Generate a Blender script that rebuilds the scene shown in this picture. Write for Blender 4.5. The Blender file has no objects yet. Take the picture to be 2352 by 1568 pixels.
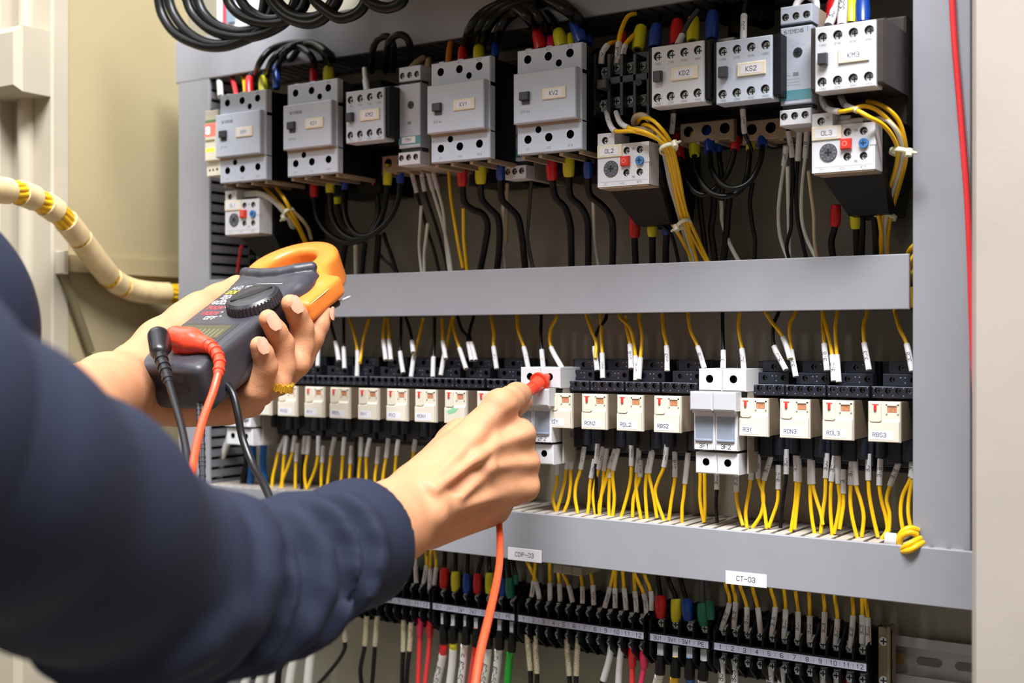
import bpy, math, random
import numpy as np
from mathutils.geometry import tessellate_polygon

C = bpy.context.scene.collection
S = 0.001                    # everything below is in millimetres
HZ = 1350.0                  # height of the eye above the floor
DIST = 925.0                 # eye to mounting plate
F = 2900.0
AL = math.atan(F / 4448.0)   # the panel is seen at an angle
CA, SA = math.cos(AL), math.sin(AL)
CX, CY = 1176.0, 784.0

# ---------------------------------------------------------------- camera
cam_data = bpy.data.cameras.new('camera')
cam = bpy.data.objects.new('camera', cam_data)
C.objects.link(cam)
cam_data.sensor_width = 36.0
cam_data.lens = F / 2352.0 * 36.0
cam_data.clip_start = 0.01
cam.location = (0, -DIST * S, HZ * S)
cam.rotation_euler = (math.pi / 2, 0, AL)
cam_data.dof.use_dof = True
cam_data.dof.focus_distance = 0.93
cam_data.dof.aperture_fstop = 5.6
bpy.context.scene.camera = cam

# ---------------------------------------------------------------- light
world = bpy.data.worlds.new('room_light')
bpy.context.scene.world = world
world.use_nodes = True
bg = world.node_tree.nodes['Background']
bg.inputs[0].default_value = (1.0, 0.87, 0.70, 1)
bg.inputs[1].default_value = 0.16


def area(name, u, v, w, tu, tv, tw, sx, sy, power, col):
    d = bpy.data.lights.new(name, 'AREA')
    d.shape = 'RECTANGLE'
    d.size, d.size_y = sx * S, sy * S
    d.energy = power
    d.color = col
    o = bpy.data.objects.new(name, d)
    C.objects.link(o)
    p = np.array([u, -w, v + HZ]) * S
    q = np.array([tu, -tw, tv + HZ]) * S
    o.location = p
    from mathutils import Vector
    o.rotation_euler = Vector(q - p).to_track_quat('-Z', 'Y').to_euler()
    return o


area('ceiling_lamp', 60, 1700, 960, -450, 0, 30, 1500, 420, 92, (0.95, 0.97, 1.0))
area('window_lamp', 700, 1900, 120, -450, 0, 0, 900, 700, 5, (1.0, 0.97, 0.94))
area('left_fill', -1650, 1500, 60, -500, 0, -60, 1700, 1100, 15, (0.88, 0.95, 1.0))  # unseen area light added at the left for the plate to reflect
area('ceiling_lamp_left', -1350, 900, 1250, -800, 60, 60, 600, 500, 2.5, (1.0, 0.97, 0.92))
vs = bpy.context.scene.view_settings
bpy.context.scene.display_settings.display_device = 'sRGB'
vs.view_transform = 'Standard'
vs.look = 'None'
vs.gamma = 1.0
vs.use_curve_mapping = False
vs.exposure = 0.58


# ---------------------------------------------------------------- geometry helpers
def P(px, py, w):
    """photo pixel on the plane w millimetres in front of the mounting plate -> (u, v, w)"""
    dy = DIST - w
    t = (px - CX) / F
    dx = dy * (t * CA - SA) / (CA + t * SA)
    Z = -SA * dx + CA * dy
    return np.array([dx, (CY - py) * Z / F, w])


def Q(px, py, Z):
    """photo pixel at distance Z -> camera space (x right, y up, z away)"""
    return np.array([(px - CX) / F * Z, (CY - py) / F * Z, Z])


def cam2uvw(p):
    p = np.asarray(p, float)
    X, Y, Z = p[..., 0], p[..., 1], p[..., 2]
    return np.stack([X * CA - Z * SA, Y, DIST - X * SA - Z * CA], -1)


def U(px, py, Z):
    return cam2uvw(Q(px, py, Z))


def pixel_x(p):
    X = CA * p[0] + SA * (DIST - p[2])
    Z = -SA * p[0] + CA * (DIST - p[2])
    return CX + F * X / max(Z, 1)


def lin(h):
    h = h.lstrip('#')
    out = []
    for i in (0, 2, 4):
        c = int(h[i:i + 2], 16) / 255
        out.append(c / 12.92 if c <= 0.04045 else ((c + 0.055) / 1.055) ** 2.4)
    return tuple(out) + (1,)


MATS = {}


def mat(name, col, rough=0.45, metal=0.0, var=0.06, scale=60.0, bump=0.0, bscale=400.0, spec=0.5, trans=0.0, sss=0.0, emit=0.0):
    if name in MATS:
        return MATS[name]
    m = bpy.data.materials.new(name)
    m.use_nodes = True
    nt = m.node_tree
    b = nt.nodes['Principled BSDF']
    c = lin(col)
    b.inputs['Base Color'].default_value = c
    b.inputs['Roughness'].default_value = rough
    b.inputs['Metallic'].default_value = metal
    b.inputs['Specular IOR Level'].default_value = spec
    if trans:
        b.inputs['Transmission Weight'].default_value = trans
    if sss:
        b.inputs['Subsurface Weight'].default_value = sss
        b.inputs['Subsurface Radius'].default_value = (1.0, 0.35, 0.2)
        b.inputs['Subsurface Scale'].default_value = 0.004
    if emit:
        b.inputs['Emission Color'].default_value = c
        b.inputs['Emission Strength'].default_value = emit
    tc = nt.nodes.new('ShaderNodeTexCoord')
    if var:
        n = nt.nodes.new('ShaderNodeTexNoise')
        n.inputs['Scale'].default_value = scale
        n.inputs['Detail'].default_value = 3
        nt.links.new(tc.outputs['Object'], n.inputs['Vector'])
        r = nt.nodes.new('ShaderNodeValToRGB')
        r.color_ramp.elements[0].position = 0.3
        r.color_ramp.elements[1].position = 0.7
        r.color_ramp.elements[0].color = tuple(x * (1 - var) for x in c[:3]) + (1,)
        r.color_ramp.elements[1].color = tuple(min(1, x * (1 + var)) for x in c[:3]) + (1,)
        nt.links.new(n.outputs['Fac'], r.inputs['Fac'])
        nt.links.new(r.outputs['Color'], b.inputs['Base Color'])
    if bump:
        n2 = nt.nodes.new('ShaderNodeTexNoise')
        n2.inputs['Scale'].default_value = bscale
        n2.inputs['Detail'].default_value = 2
        nt.links.new(tc.outputs['Object'], n2.inputs['Vector'])
        bp = nt.nodes.new('ShaderNodeBump')
        bp.inputs['Strength'].default_value = bump
        bp.inputs['Distance'].default_value = 0.001
        nt.links.new(n2.outputs['Fac'], bp.inputs['Height'])
        nt.links.new(bp.outputs['Normal'], b.inputs['Normal'])
    MATS[name] = m
    return m


class MB:
    """collects geometry in (u right, v up, w towards the viewer) millimetres; build() links it as one mesh object"""

    def __init__(self):
        self.v, self.f, self.m, self.s = [], [], [], []

    def add(self, verts, faces, mi=0, smooth=False):
        n = len(self.v)
        self.v.extend([tuple(float(c) for c in x) for x in verts])
        for f in faces:
            self.f.append(tuple(i + n for i in f))
            self.m.append(mi)
            self.s.append(smooth)
        return self

    def box(self, u0, u1, v0, v1, w0, w1, ch=0.0, mi=0):
        """box whose front edges (towards +w) are chamfered by ch"""
        if ch <= 0:
            vv = [(u0, v0, w0), (u1, v0, w0), (u1, v1, w0), (u0, v1, w0), (u0, v0, w1), (u1, v0, w1), (u1, v1, w1), (u0, v1, w1)]
            ff = [(0, 3, 2, 1), (4, 5, 6, 7), (0, 1, 5, 4), (1, 2, 6, 5), (2, 3, 7, 6), (3, 0, 4, 7)]
            return self.add(vv, ff, mi)
        wm = w1 - ch
        vv = [(u0, v0, w0), (u1, v0, w0), (u1, v1, w0), (u0, v1, w0), (u0, v0, wm), (u1, v0, wm), (u1, v1, wm), (u0, v1, wm),
              (u0 + ch, v0 + ch, w1), (u1 - ch, v0 + ch, w1), (u1 - ch, v1 - ch, w1), (u0 + ch, v1 - ch, w1)]
        ff = [(0, 3, 2, 1), (0, 1, 5, 4), (1, 2, 6, 5), (2, 3, 7, 6), (3, 0, 4, 7),
              (4, 5, 9, 8), (5, 6, 10, 9), (6, 7, 11, 10), (7, 4, 8, 11), (8, 9, 10, 11)]
        return self.add(vv, ff, mi)

    def prism(self, outline, w0, w1, holes=(), depth=None, mi=0, hmi=1, n=14, ch=0.0):
        """outline [(u,v)] counter-clockwise, front at w1; holes (u,v,r) sunk to depth with their own wall and floor"""
        k = len(outline)
        o = [(a, b) for a, b in outline]
        if ch:
            cu, cv = sum(a for a, b in o) / k, sum(b for a, b in o) / k
            fr = [(a - ch * (1 if a > cu else -1), b - ch * (1 if b > cv else -1)) for a, b in o]
        else:
            fr = o
        wm = w1 - ch
        base = [(a, b, w0) for a, b in o] + [(a, b, wm) for a, b in o] + [(a, b, w1) for a, b in fr]
        ff = [tuple(range(k - 1, -1, -1))]
        for i in range(k):
            j = (i + 1) % k
            ff.append((i, j, k + j, k + i))
            if ch:
                ff.append((k + i, k + j, 2 * k + j, 2 * k + i))
        self.add(base, ff, mi)
        loops = [[(a, b, 0.0) for a, b in fr]]
        for (hu, hv, hr) in holes:
            loops.append([(hu + hr * math.cos(-2 * math.pi * i / n), hv + hr * math.sin(-2 * math.pi * i / n), 0.0) for i in range(n)])
        flat = [p for l in loops for p in l]
        if len(loops) == 1:
            self.add([(a, b, w1) for a, b, _ in flat], [tuple(range(k))], mi)
        else:
            tris = tessellate_polygon(loops)
            out = []
            for t in tris:
                a, b, c = (flat[i] for i in t)
                cr = (b[0] - a[0]) * (c[1] - a[1]) - (b[1] - a[1]) * (c[0] - a[0])
                out.append(tuple(t) if cr > 0 else (t[0], t[2], t[1]))
            self.add([(a, b, w1) for a, b, _ in flat], out, mi)
        d = depth if depth else (w1 - w0) * 0.8
        for l in loops[1:]:
            m = len(l)
            vv = [(a, b, w1) for a, b, _ in l] + [(a, b, w1 - d) for a, b, _ in l]
            fx = [(i, (i + 1) % m, m + (i + 1) % m, m + i) for i in range(m)]
            self.add(vv, fx, hmi, True)
            self.add(vv[m:], [tuple(range(m - 1, -1, -1))], hmi)
        return self

    def frustum(self, p0, p1, r0, r1, n=12, mi=0, caps=True, smooth=True, flat=1.0):
        p0, p1 = np.array(p0, float), np.array(p1, float)
        t = p1 - p0
        t /= np.linalg.norm(t) + 1e-9
        a = np.array([0, 0, 1.0]) if abs(t[2]) < 0.9 else np.array([0, 1.0, 0])
        x = np.cross(a, t)
        x /= np.linalg.norm(x)
        y = np.cross(t, x)
        vv, ff = [], []
        for p, r in ((p0, r0), (p1, r1)):
            for i in range(n):
                an = 2 * math.pi * i / n
                vv.append(p + r * (math.cos(an) * x + flat * math.sin(an) * y))
        for i in range(n):
            j = (i + 1) % n
            ff.append((i, j, n + j, n + i))
        self.add(vv, ff, mi, smooth)
        if caps:
            self.add(vv[:n], [tuple(range(n - 1, -1, -1))], mi)
            self.add(vv[n:], [tuple(range(n))], mi)
        return self

    def tube(self, path, r, n=8, mi=0, caps=True):
        path = np.asarray(path, float)
        m = len(path)
        rr = np.full(m, r, float) if np.isscalar(r) else np.asarray(r, float)
        T, N, B = frames(path)
        ang = np.arange(n) * 2 * math.pi / n
        ring = path[:, None, :] + rr[:, None, None] * (np.cos(ang)[None, :, None] * N[:, None, :] + np.sin(ang)[None, :, None] * B[:, None, :])
        vv = ring.reshape(-1, 3)
        ff = []
        for i in range(m - 1):
            for j in range(n):
                k = (j + 1) % n
                ff.append((i * n + j, i * n + k, (i + 1) * n + k, (i + 1) * n + j))
        self.add(vv, ff, mi, True)
        if caps:
            self.add(vv[:n], [tuple(range(n - 1, -1, -1))], mi)
            self.add(vv[-n:], [tuple(range(n))], mi)
        return self

    def text(self, s, u, v, w, h, anchor='c', th=None, mi=0, fn=None, sp=1.45, wide=0.62):
        """monoline lettering, lying on the plane w (or mapped through fn(x, y))"""
        th = th or h * 0.13
        cw = h * wide
        adv = cw * sp
        total = adv * (len(s) - 1) + cw
        x0 = u - (total / 2 if anchor == 'c' else 0)
        fn = fn or (lambda x, y: (x, y, w))
        for i, chx in enumerate(s):
            for st in FONT.get(chx, '').split(','):
                pts = [(x0 + i * adv + int(st[k]) / 4 * cw, v + (int(st[k + 1]) / 6 - 0.5) * h) for k in range(0, len(st) - 1, 2)]
                for a, b in zip(pts, pts[1:]):
                    dx, dy = b[0] - a[0], b[1] - a[1]
                    L = math.hypot(dx, dy)
                    if L < 1e-9:
                        continue
                    ex, ey = dx / L * th / 2, dy / L * th / 2
                    q = [(a[0] - ex + ey, a[1] - ey - ex), (b[0] + ex + ey, b[1] + ey - ex), (b[0] + ex - ey, b[1] + ey + ex), (a[0] - ex - ey, a[1] - ey + ex)]
                    self.add([fn(*c) for c in q], [(0, 1, 2, 3)], mi)
        return self

    def mesh(self, name, mats, org=(0, 0, 0)):
        me = bpy.data.meshes.new(name)
        V = np.asarray(self.v, float).reshape(-1, 3) - np.asarray(org, float)
        W = np.stack([V[:, 0], -V[:, 2], V[:, 1]], -1) * S
        me.from_pydata(W.tolist(), [], self.f)
        for m in (mats if isinstance(mats, (list, tuple)) else [mats]):
            me.materials.append(m)
        me.polygons.foreach_set('material_index', self.m)
        me.polygons.foreach_set('use_smooth', self.s)
        me.update()
        return me

    def build(self, name, mats, parent=None, org=None):
        """org: origin of the thing this belongs to (u, v, w)"""
        o0 = org if org is not None else (ORG.get(parent.name, (0, 0, 0)) if parent else (0, 0, 0))
        o = bpy.data.objects.new(name, self.mesh(name, mats, o0))
        C.objects.link(o)
        if parent:
            o.parent = parent
            ORG[o.name] = o0
        else:
            o.location = (o0[0] * S, -o0[2] * S, (o0[1] + HZ) * S)
            ORG[o.name] = o0
        return o


FONT = {'0': '103041453616050110', '1': '142620', '2': '05163645440040', '3': '05163645443313,334241301001', '4': '30360242',
        '5': '460603334241301001', '6': '453616050110304142331302', '7': '064610', '8': '13040516364544331302011030414233',
        '9': '011030414536160504133344', 'A': '002640,1232', 'B': '00063645443303,3342413000', 'C': '4536160501103041',
        'D': '00062644422000', 'E': '46060040,0333', 'F': '460600,0333', 'G': '45361605011030414323', 'H': '0006,4046,0343',
        'I': '2026', 'K': '0006,460340', 'L': '060040', 'M': '0006234640', 'N': '00064046', 'O': '103041453616050110',
        'P': '00063645443303', 'R': '00063645443303,2340', 'S': '451636160504133342413010', 'T': '0646,2026', 'U': '060110304146',
        'V': '062046', 'W': '0610233046', 'X': '0046,0640', 'Y': '062346,2320', 'Z': '06460040', '-': '0343', '/': '0046', '.': '2021',
        '|': '2026', 'Q': '001012040516364544323040', '>': '013305', ' ': ''}
FONT['S'] = '453616050413334241301001'
ORG = {}
THINGS = []


def frames(path):
    m = len(path)
    T = np.gradient(path, axis=0)
    T /= np.linalg.norm(T, axis=1)[:, None] + 1e-12
    ref = np.array([0, 0, 1.0])
    N = ref[None, :] - (T @ ref)[:, None] * T
    ln = np.linalg.norm(N, axis=1)
    for i in range(m):
        if ln[i] < 0.15:
            a = N[i - 1] if i else np.array([1.0, 0.1, 0])
            N[i] = a - (a @ T[i]) * T[i]
            ln[i] = np.linalg.norm(N[i])
    N /= ln[:, None]
    for i in range(1, m):
        if N[i] @ N[i - 1] < 0:
            N[i] = -N[i]
    return T, N, np.cross(T, N)


def spline(pts, per=7):
    p = np.asarray(pts, float)
    if len(p) == 2:
        t = np.linspace(0, 1, per + 1)[:, None]
        return p[0] + (p[1] - p[0]) * t, [0, per]
    q = np.vstack([2 * p[0] - p[1], p, 2 * p[-1] - p[-2]])
    out = []
    t = np.linspace(0, 1, per, endpoint=False)[:, None]
    for i in range(len(p) - 1):
        a, b, c, d = q[i], q[i + 1], q[i + 2], q[i + 3]
        out.append(0.5 * (2 * b + (c - a) * t + (2 * a - 5 * b + 4 * c - d) * t * t + (3 * b - a - 3 * c + d) * t ** 3))
    out.append(p[-1:])
    return np.vstack(out), [i * per for i in range(len(p))]


def tag(o, label, cat, group=None, pxx=0.0):
    o['label'] = label
    o['category'] = cat
    if group:
        o['group'] = group
    THINGS.append((o, pxx))
    return o


def thing(name, label, cat, org, group=None):
    o = bpy.data.objects.new(name, None)
    o.empty_display_size = 0.01
    C.objects.link(o)
    o.location = (org[0] * S, -org[2] * S, (org[1] + HZ) * S)
    ORG[o.name] = tuple(org)
    return tag(o, label, cat, group, pixel_x(org))


def place(mesh, name, parent, u, v, w):
    """a piece that shares its mesh, set at (u, v, w) under its thing"""
    o = bpy.data.objects.new(name, mesh)
    C.objects.link(o)
    o.parent = parent
    g = ORG[parent.name]
    o.location = ((u - g[0]) * S, -(w - g[2]) * S, (v - g[1]) * S)
    ORG[o.name] = (u, v, w)
    return o


def dup(o, parent=None):
    c = o.copy()
    C.objects.link(c)
    if parent:
        c.parent = parent
    for ch in o.children:
        dup(ch, c)
    return c


# ---------------------------------------------------------------- smooth solids: blended round cones -> surface nets
def sdf_mesh(prims, res):
    lo = np.full(3, 1e9)
    hi = -lo
    for p in prims:
        if p[0] in ('c', 's'):
            for q, r in ((p[1], p[3]), (p[2], p[4])):
                if p[0] == 'c':
                    lo = np.minimum(lo, np.asarray(q) - r - 4)
                    hi = np.maximum(hi, np.asarray(q) + r + 4)
        elif p[0] == 'b':
            lo = np.minimum(lo, np.asarray(p[1]) - p[2] - 4)
            hi = np.maximum(hi, np.asarray(p[1]) + p[2] + 4)
        elif p[0] == 'r':
            lo = np.minimum(lo, np.asarray(p[1]) - [p[3] + 4, p[3] + 4, p[4] + 4])
            hi = np.maximum(hi, np.asarray(p[1]) + [p[3] + 4, p[3] + 4, p[4] + 4])
    n = np.ceil((hi - lo) / res).astype(int) + 2
    D = np.full(n, 50.0, np.float32)
    ax = [lo[i] + np.arange(n[i]) * res for i in range(3)]
    for p in prims:
        if p[0] in ('c', 's'):
            A, B, ra, rb, k = np.asarray(p[1], float), np.asarray(p[2], float), p[3], p[4], p[5]
            bl = np.minimum(A, B) - max(ra, rb) - k - 6
            bh = np.maximum(A, B) + max(ra, rb) + k + 6
        elif p[0] == 'b':
            k = p[4]
            bl, bh = np.asarray(p[1]) - p[2] - k - 6, np.asarray(p[1]) + p[2] + k + 6
        else:
            k = p[6]
            e = np.array([p[3], p[3], p[4]]) + k + 6
            bl, bh = np.asarray(p[1]) - e, np.asarray(p[1]) + e
        i0 = np.clip(np.floor((bl - lo) / res).astype(int), 0, n)
        i1 = np.clip(np.ceil((bh - lo) / res).astype(int) + 1, 0, n)
        if np.any(i1 <= i0):
            continue
        X = ax[0][i0[0]:i1[0], None, None]
        Y = ax[1][None, i0[1]:i1[1], None]
        Z = ax[2][None, None, i0[2]:i1[2]]
        if p[0] in ('c', 's'):
            d = B - A
            L = d @ d + 1e-9
            t = np.clip(((X - A[0]) * d[0] + (Y - A[1]) * d[1] + (Z - A[2]) * d[2]) / L, 0, 1)
            dist = np.sqrt((X - A[0] - t * d[0]) ** 2 + (Y - A[1] - t * d[1]) ** 2 + (Z - A[2] - t * d[2]) ** 2) - (ra + (rb - ra) * t)
        elif p[0] == 'b':   # rounded box: centre, half size, radius
            c, h, r = p[1], np.asarray(p[2], float), p[3]
            qx, qy, qz = np.abs(X - c[0]) - h[0] + r, np.abs(Y - c[1]) - h[1] + r, np.abs(Z - c[2]) - h[2] + r
            dist = np.sqrt(np.maximum(qx, 0) ** 2 + np.maximum(qy, 0) ** 2 + np.maximum(qz, 0) ** 2) + np.minimum(np.maximum(qx, np.maximum(qy, qz)), 0) - r
        else:               # flat ring round z: centre, inner, outer, half height, radius
            c, ri, ro, hh, r = p[1], p[2], p[3], p[4], p[5]
            rad = np.sqrt((X - c[0]) ** 2 + (Y - c[1]) ** 2)
            qx = np.abs(rad - (ri + ro) / 2) - (ro - ri) / 2 + r
            qz = np.abs(Z - c[2]) - hh + r
            dist = np.sqrt(np.maximum(qx, 0) ** 2 + np.maximum(qz, 0) ** 2) + np.minimum(np.maximum(qx, qz), 0) - r
        sl = D[i0[0]:i1[0], i0[1]:i1[1], i0[2]:i1[2]]
        dist = dist.astype(np.float32)
        if p[0] == 's':
            dist = -dist
            h = np.maximum(k - np.abs(sl - dist), 0) / k
            sl[...] = np.maximum(sl, dist) + h * h * k / 4
        else:
            h = np.maximum(k - np.abs(sl - dist), 0) / k
            sl[...] = np.minimum(sl, dist) - h * h * k / 4
    inside = D < 0
    cn = n - 1
    acc = np.zeros(tuple(cn) + (3,), np.float32)
    cnt = np.zeros(tuple(cn), np.float32)
    sls = lambda o: tuple(slice(o[i], o[i] + cn[i]) for i in range(3))
    for a in range(3):
        for b0 in (0, 1):
            for c0 in (0, 1):
                o0 = [0, 0, 0]
                others = [i for i in range(3) if i != a]
                o0[others[0]], o0[others[1]] = b0, c0
                o1 = list(o0)
                o1[a] = 1
                d0, d1 = D[sls(o0)], D[sls(o1)]
                ms = (d0 < 0) != (d1 < 0)
                t = np.where(ms, d0 / np.where(ms, d0 - d1, 1), 0)
                for i in range(3):
                    acc[..., i] += ms * (o0[i] + (t if i == a else 0))
                cnt += ms
    act = cnt > 0
    idx = np.full(tuple(cn), -1, int)
    idx[act] = np.arange(act.sum())
    cell = np.argwhere(act)
    verts = lo + (cell + acc[act] / cnt[act][:, None]) * res
    faces = []
    for a in range(3):
        b, c = (a + 1) % 3, (a + 2) % 3
        s0 = [slice(None)] * 3
        s1 = [slice(None)] * 3
        s0[a], s1[a] = slice(0, -1), slice(1, None)
        i0, i1 = inside[tuple(s0)], inside[tuple(s1)]
        for flip, mk in ((False, i0 & ~i1), (True, ~i0 & i1)):
            e = np.argwhere(mk)
            e = e[(e[:, b] > 0) & (e[:, c] > 0) & (e[:, b] < cn[b]) & (e[:, c] < cn[c])]
            if not len(e):
                continue
            def g(db, dc):
                q = e.copy()
                q[:, b] -= db
                q[:, c] -= dc
                return idx[q[:, 0], q[:, 1], q[:, 2]]
            quad = np.stack([g(1, 1), g(0, 1), g(0, 0), g(1, 0)], -1)
            faces.append(quad[:, ::-1] if flip else quad)
    return verts, np.vstack(faces)
# ---------------------------------------------------------------- materials
M_PLATE = mat('painted_plate', '#918d7e', 0.3, 0, 0.22, 1400, 0.2, 900, 0.8)
M_CREAM = mat('cabinet_cream', '#a99b78', 0.5, 0, 0.05, 8, 0.08, 500)
M_FRAME = mat('cabinet_frame_paint', '#b3a996', 0.5, 0, 0.05, 14, 0.08, 500)
M_LID = mat('duct_grey', '#96969d', 0.42, 0, 0.03, 25, 0.03, 700)
M_DUCT = mat('duct_body_light', '#b9aea2', 0.5, 0, 0.04, 40)
M_DUCTG = mat('duct_body_grey', '#77767a', 0.5, 0, 0.04, 40)
M_GREY = mat('device_grey', '#bec4d2', 0.42, 0, 0.03, 60)
M_GREYW = mat('device_light_grey', '#d2d1d5', 0.42, 0, 0.03, 60)
M_TAN = mat('device_tan', '#a08a72', 0.5, 0, 0.05, 80)
M_BLACK = mat('black_plastic', '#0b0b10', 0.45, 0, 0.1, 60, spec=0.25)
M_BLACKR = mat('black_rubber', '#08080a', 0.36, 0, 0.1, 90, spec=0.35)
M_SIDE = mat('dark_side_plastic', '#3a3230', 0.45, 0, 0.15, 90)
M_SOCK = mat('socket_black', '#1f222c', 0.4, 0, 0.1, 80)
M_HOLE = mat('recess_dark', '#0b0a09', 0.6, 0, 0)
M_HOLEG = mat('recess_grey', '#6a6a6a', 0.6, 0, 0)
M_TAG = mat('tag_cream', '#e8dcc2', 0.5, 0, 0.02, 50)
M_PAPER = mat('label_white', '#e6e4ea', 0.5, 0, 0.02, 50)
M_INK = mat('print_ink', '#2c2c3c', 0.6, 0, 0)
M_INKG = mat('print_grey', '#85878d', 0.6, 0, 0)
M_RELAY = mat('relay_cream', '#e4dcca', 0.42, 0, 0.02, 60)
M_CLEAR = mat('clear_housing', '#b09a84', 0.15, 0, 0.12, 60, trans=0.45)
M_COIL = mat('relay_coil', '#7a6346', 0.5, 0, 0.4, 300)
M_RED = mat('red_plastic', '#d8352a', 0.35)
M_WINDOW = mat('orange_window', '#c98a66', 0.2, 0, 0.3, 500)
M_BLUEK = mat('blue_plastic', '#3f78b5', 0.35)
M_TEAL = mat('teal_band', '#5f97a3', 0.45)
M_DIAL = mat('dial_grey', '#4b4c52', 0.5)
M_STEEL = mat('screw_steel', '#c9ced2', 0.3, 0.2, 0.1, 200)
M_BRASS = mat('copper_contact', '#c07f50', 0.3, 0.8)
M_RAIL = mat('rail_zinc', '#b4b5b9', 0.32, 0.3, 0.08, 30)
M_BRACKET = mat('bracket_zinc', '#85775c', 0.4, 0.3, 0.15, 60)
M_WHITEP = mat('fuse_white', '#d9d9dc', 0.4, 0, 0.02, 60)
M_FUSEH = mat('fuse_handle', '#c3c3c9', 0.4, 0, 0.02, 60)
M_FUSEG = mat('fuse_window_grey', '#8e97a6', 0.3, 0, 0.03, 60)
M_FUSEB = mat('fuse_body_side', '#a19a90', 0.5, 0, 0.04, 60)
M_YEL = mat('yellow_wire', '#f0bd10', 0.36, 0, 0.05, 70)
M_YELB = mat('yellow_boot', '#d8cf1e', 0.35, 0, 0.05, 70)
M_REDB = mat('red_boot', '#c3161c', 0.3, 0, 0.08, 70)
M_PINKB = mat('magenta_boot', '#cf1f4e', 0.3, 0, 0.08, 70)
M_BLUEB = mat('blue_boot', '#17419a', 0.3, 0, 0.1, 70)
M_GREENB = mat('green_boot', '#14705a', 0.35, 0, 0.1, 70)
M_WHT = mat('white_wire', '#d3d2c8', 0.4, 0, 0.04, 70)
M_BEI = mat('beige_wire', '#bda887', 0.45, 0, 0.05, 70)
M_SLV = mat('marker_sleeve', '#d5d3d4', 0.45, 0, 0.03, 70)
M_GREYC = mat('grey_wire', '#3f3f42', 0.35, 0, 0.05, 70)
M_ORANGE = mat('orange_wire', '#c9731d', 0.4)
M_BLUEC = mat('blue_cable', '#1763b4', 0.35)
M_GREENC = mat('green_cable', '#12a02a', 0.35)
M_WCAB = mat('white_cable', '#dedbd6', 0.42, 0, 0.03, 60)
M_REDC = mat('red_wire', '#e23a3f', 0.33, 0, 0.04, 60)
M_TIE = mat('cable_tie', '#e0dcbe', 0.35)
M_LED = mat('red_led', '#ff5548', 0.4, emit=1.6)
M_LEDY = mat('yellow_led', '#f2ff32', 0.4, emit=1.2)

# ---------------------------------------------------------------- the room round the cabinet
fl = MB().box(-3500, 3500, -HZ - 40, -HZ, -700, 4500).build('floor', mat('floor_grey', '#8f8b84', 0.5, 0, 0.08, 6))
fl['kind'] = 'structure'
wb = MB().box(-3500, 3500, -HZ, 1700, -760, -700).build('wall_back', mat('wall_paint', '#cfc9bb', 0.7, 0, 0.04, 3))
wb['kind'] = 'structure'

# ---------------------------------------------------------------- the cabinet
UL = -1010.0
cab = thing('electrical_cabinet', 'cream painted steel electrical cabinet around the whole control panel', 'cabinet', (-560, -600, 0))
MB().box(UL, 60, -760, 520, -4, 0).build('mounting_plate', M_PLATE, cab)
MB().box(UL - 6, UL, -760, 520, -4, 166).build('left_side_panel', M_CREAM, cab)
MB().box(UL - 6, 330, 516, 520, -4, 60).build('top_panel', M_CREAM, cab)
MB().box(-765, -270, 340, 352, 0, 245, 1).build('overhead_shade', M_CREAM, cab)  # unseen panel added to keep lamp light off the top duct
MB().box(UL - 6, 330, -764, -760, -4, 160).build('bottom_panel', M_CREAM, cab)
fr = MB()
fr.box(UL - 62, UL + 1, -760, 520, 150, 168, 2)
fr.frustum((UL - 34, -760, 170), (UL - 34, 520, 170), 8.5, 8.5, 14)
fr.box(UL - 72, UL - 56, -760, 520, 168, 186, 3)
fr.box(UL - 130, UL - 90, -760, 520, 140, 172, 3)
fr.build('left_door_frame', M_FRAME, cab)
UR = P(2230, 600, 160)[0]
fr = MB()
fr.box(UR, UR + 420, -760, 520, 120, 160, 3)
fr.box(UR, UR + 8, -760, 520, 40, 121)
fr.build('right_door_frame', mat('right_frame_paint', '#aba199', 0.5, 0, 0.05, 14, 0.08, 500), cab)
MB().box(UL - 1, UL + 11, 66, 82, 2, 160, 1.5).build('side_rail', M_CREAM, cab)
MB().box(UL + 1, UL + 14, 63, 85, 160, 165, 1).build('rail_bracket', M_FRAME, cab)
MB().tube([(UL + 6, 66, 160), (UL + 6, -10, 128)], 4.5, 6).build('door_stay', mat('stay_steel', '#6f6548', 0.5), cab)
# hinge blocks on the frame
for k, (v0, v1) in enumerate(((226, 297), (-330, -272))):
    h = MB()
    h.box(UL - 66, UL - 1, v0 + 4, v1 - 6, 168, 204, 6)
    h.frustum((UL - 62, v0, 196), (UL - 62, v1, 196), 8, 8, 14)
    h.build('hinge_block', M_FRAME, cab)
h = MB().box(UL - 120, UL - 84, 240, 262, 172, 230, 3)
h.frustum((UL - 110, 236, 222), (UL - 110, 330, 222), 5, 5, 10)
h.build('door_latch', mat('latch_grey', '#8f949c', 0.4, 0.5), cab)


# ---------------------------------------------------------------- wiring ducts
def sticker(parent, txt, u0, v0, w, wd, hg, th, rim=0.0, m=None, org=None):
    """stuck-on tag with lettering; (u0, v0) is its top left corner"""
    mb = MB().box(u0, u0 + wd, v0 - hg, v0, w - 0.2, w + 0.35 + rim, 0.15 if rim < 0.5 else 0.4)
    t = mb.build('name_tag', m or M_PAPER, parent)
    wz = w + 0.35 + rim
    if rim >= 0.5:
        p = MB().box(u0 + wd * .12, u0 + wd * .86, v0 - hg * .84, v0 - hg * .18, wz - 0.2, wz + 0.12)
        p.build('paper_strip', M_PAPER, t)
        wz += 0.12
    if txt:
        MB().text(txt, u0 + wd * .5, v0 - hg * .5, wz + 0.06, th).build('lettering', M_INK, t)
    return t


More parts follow.
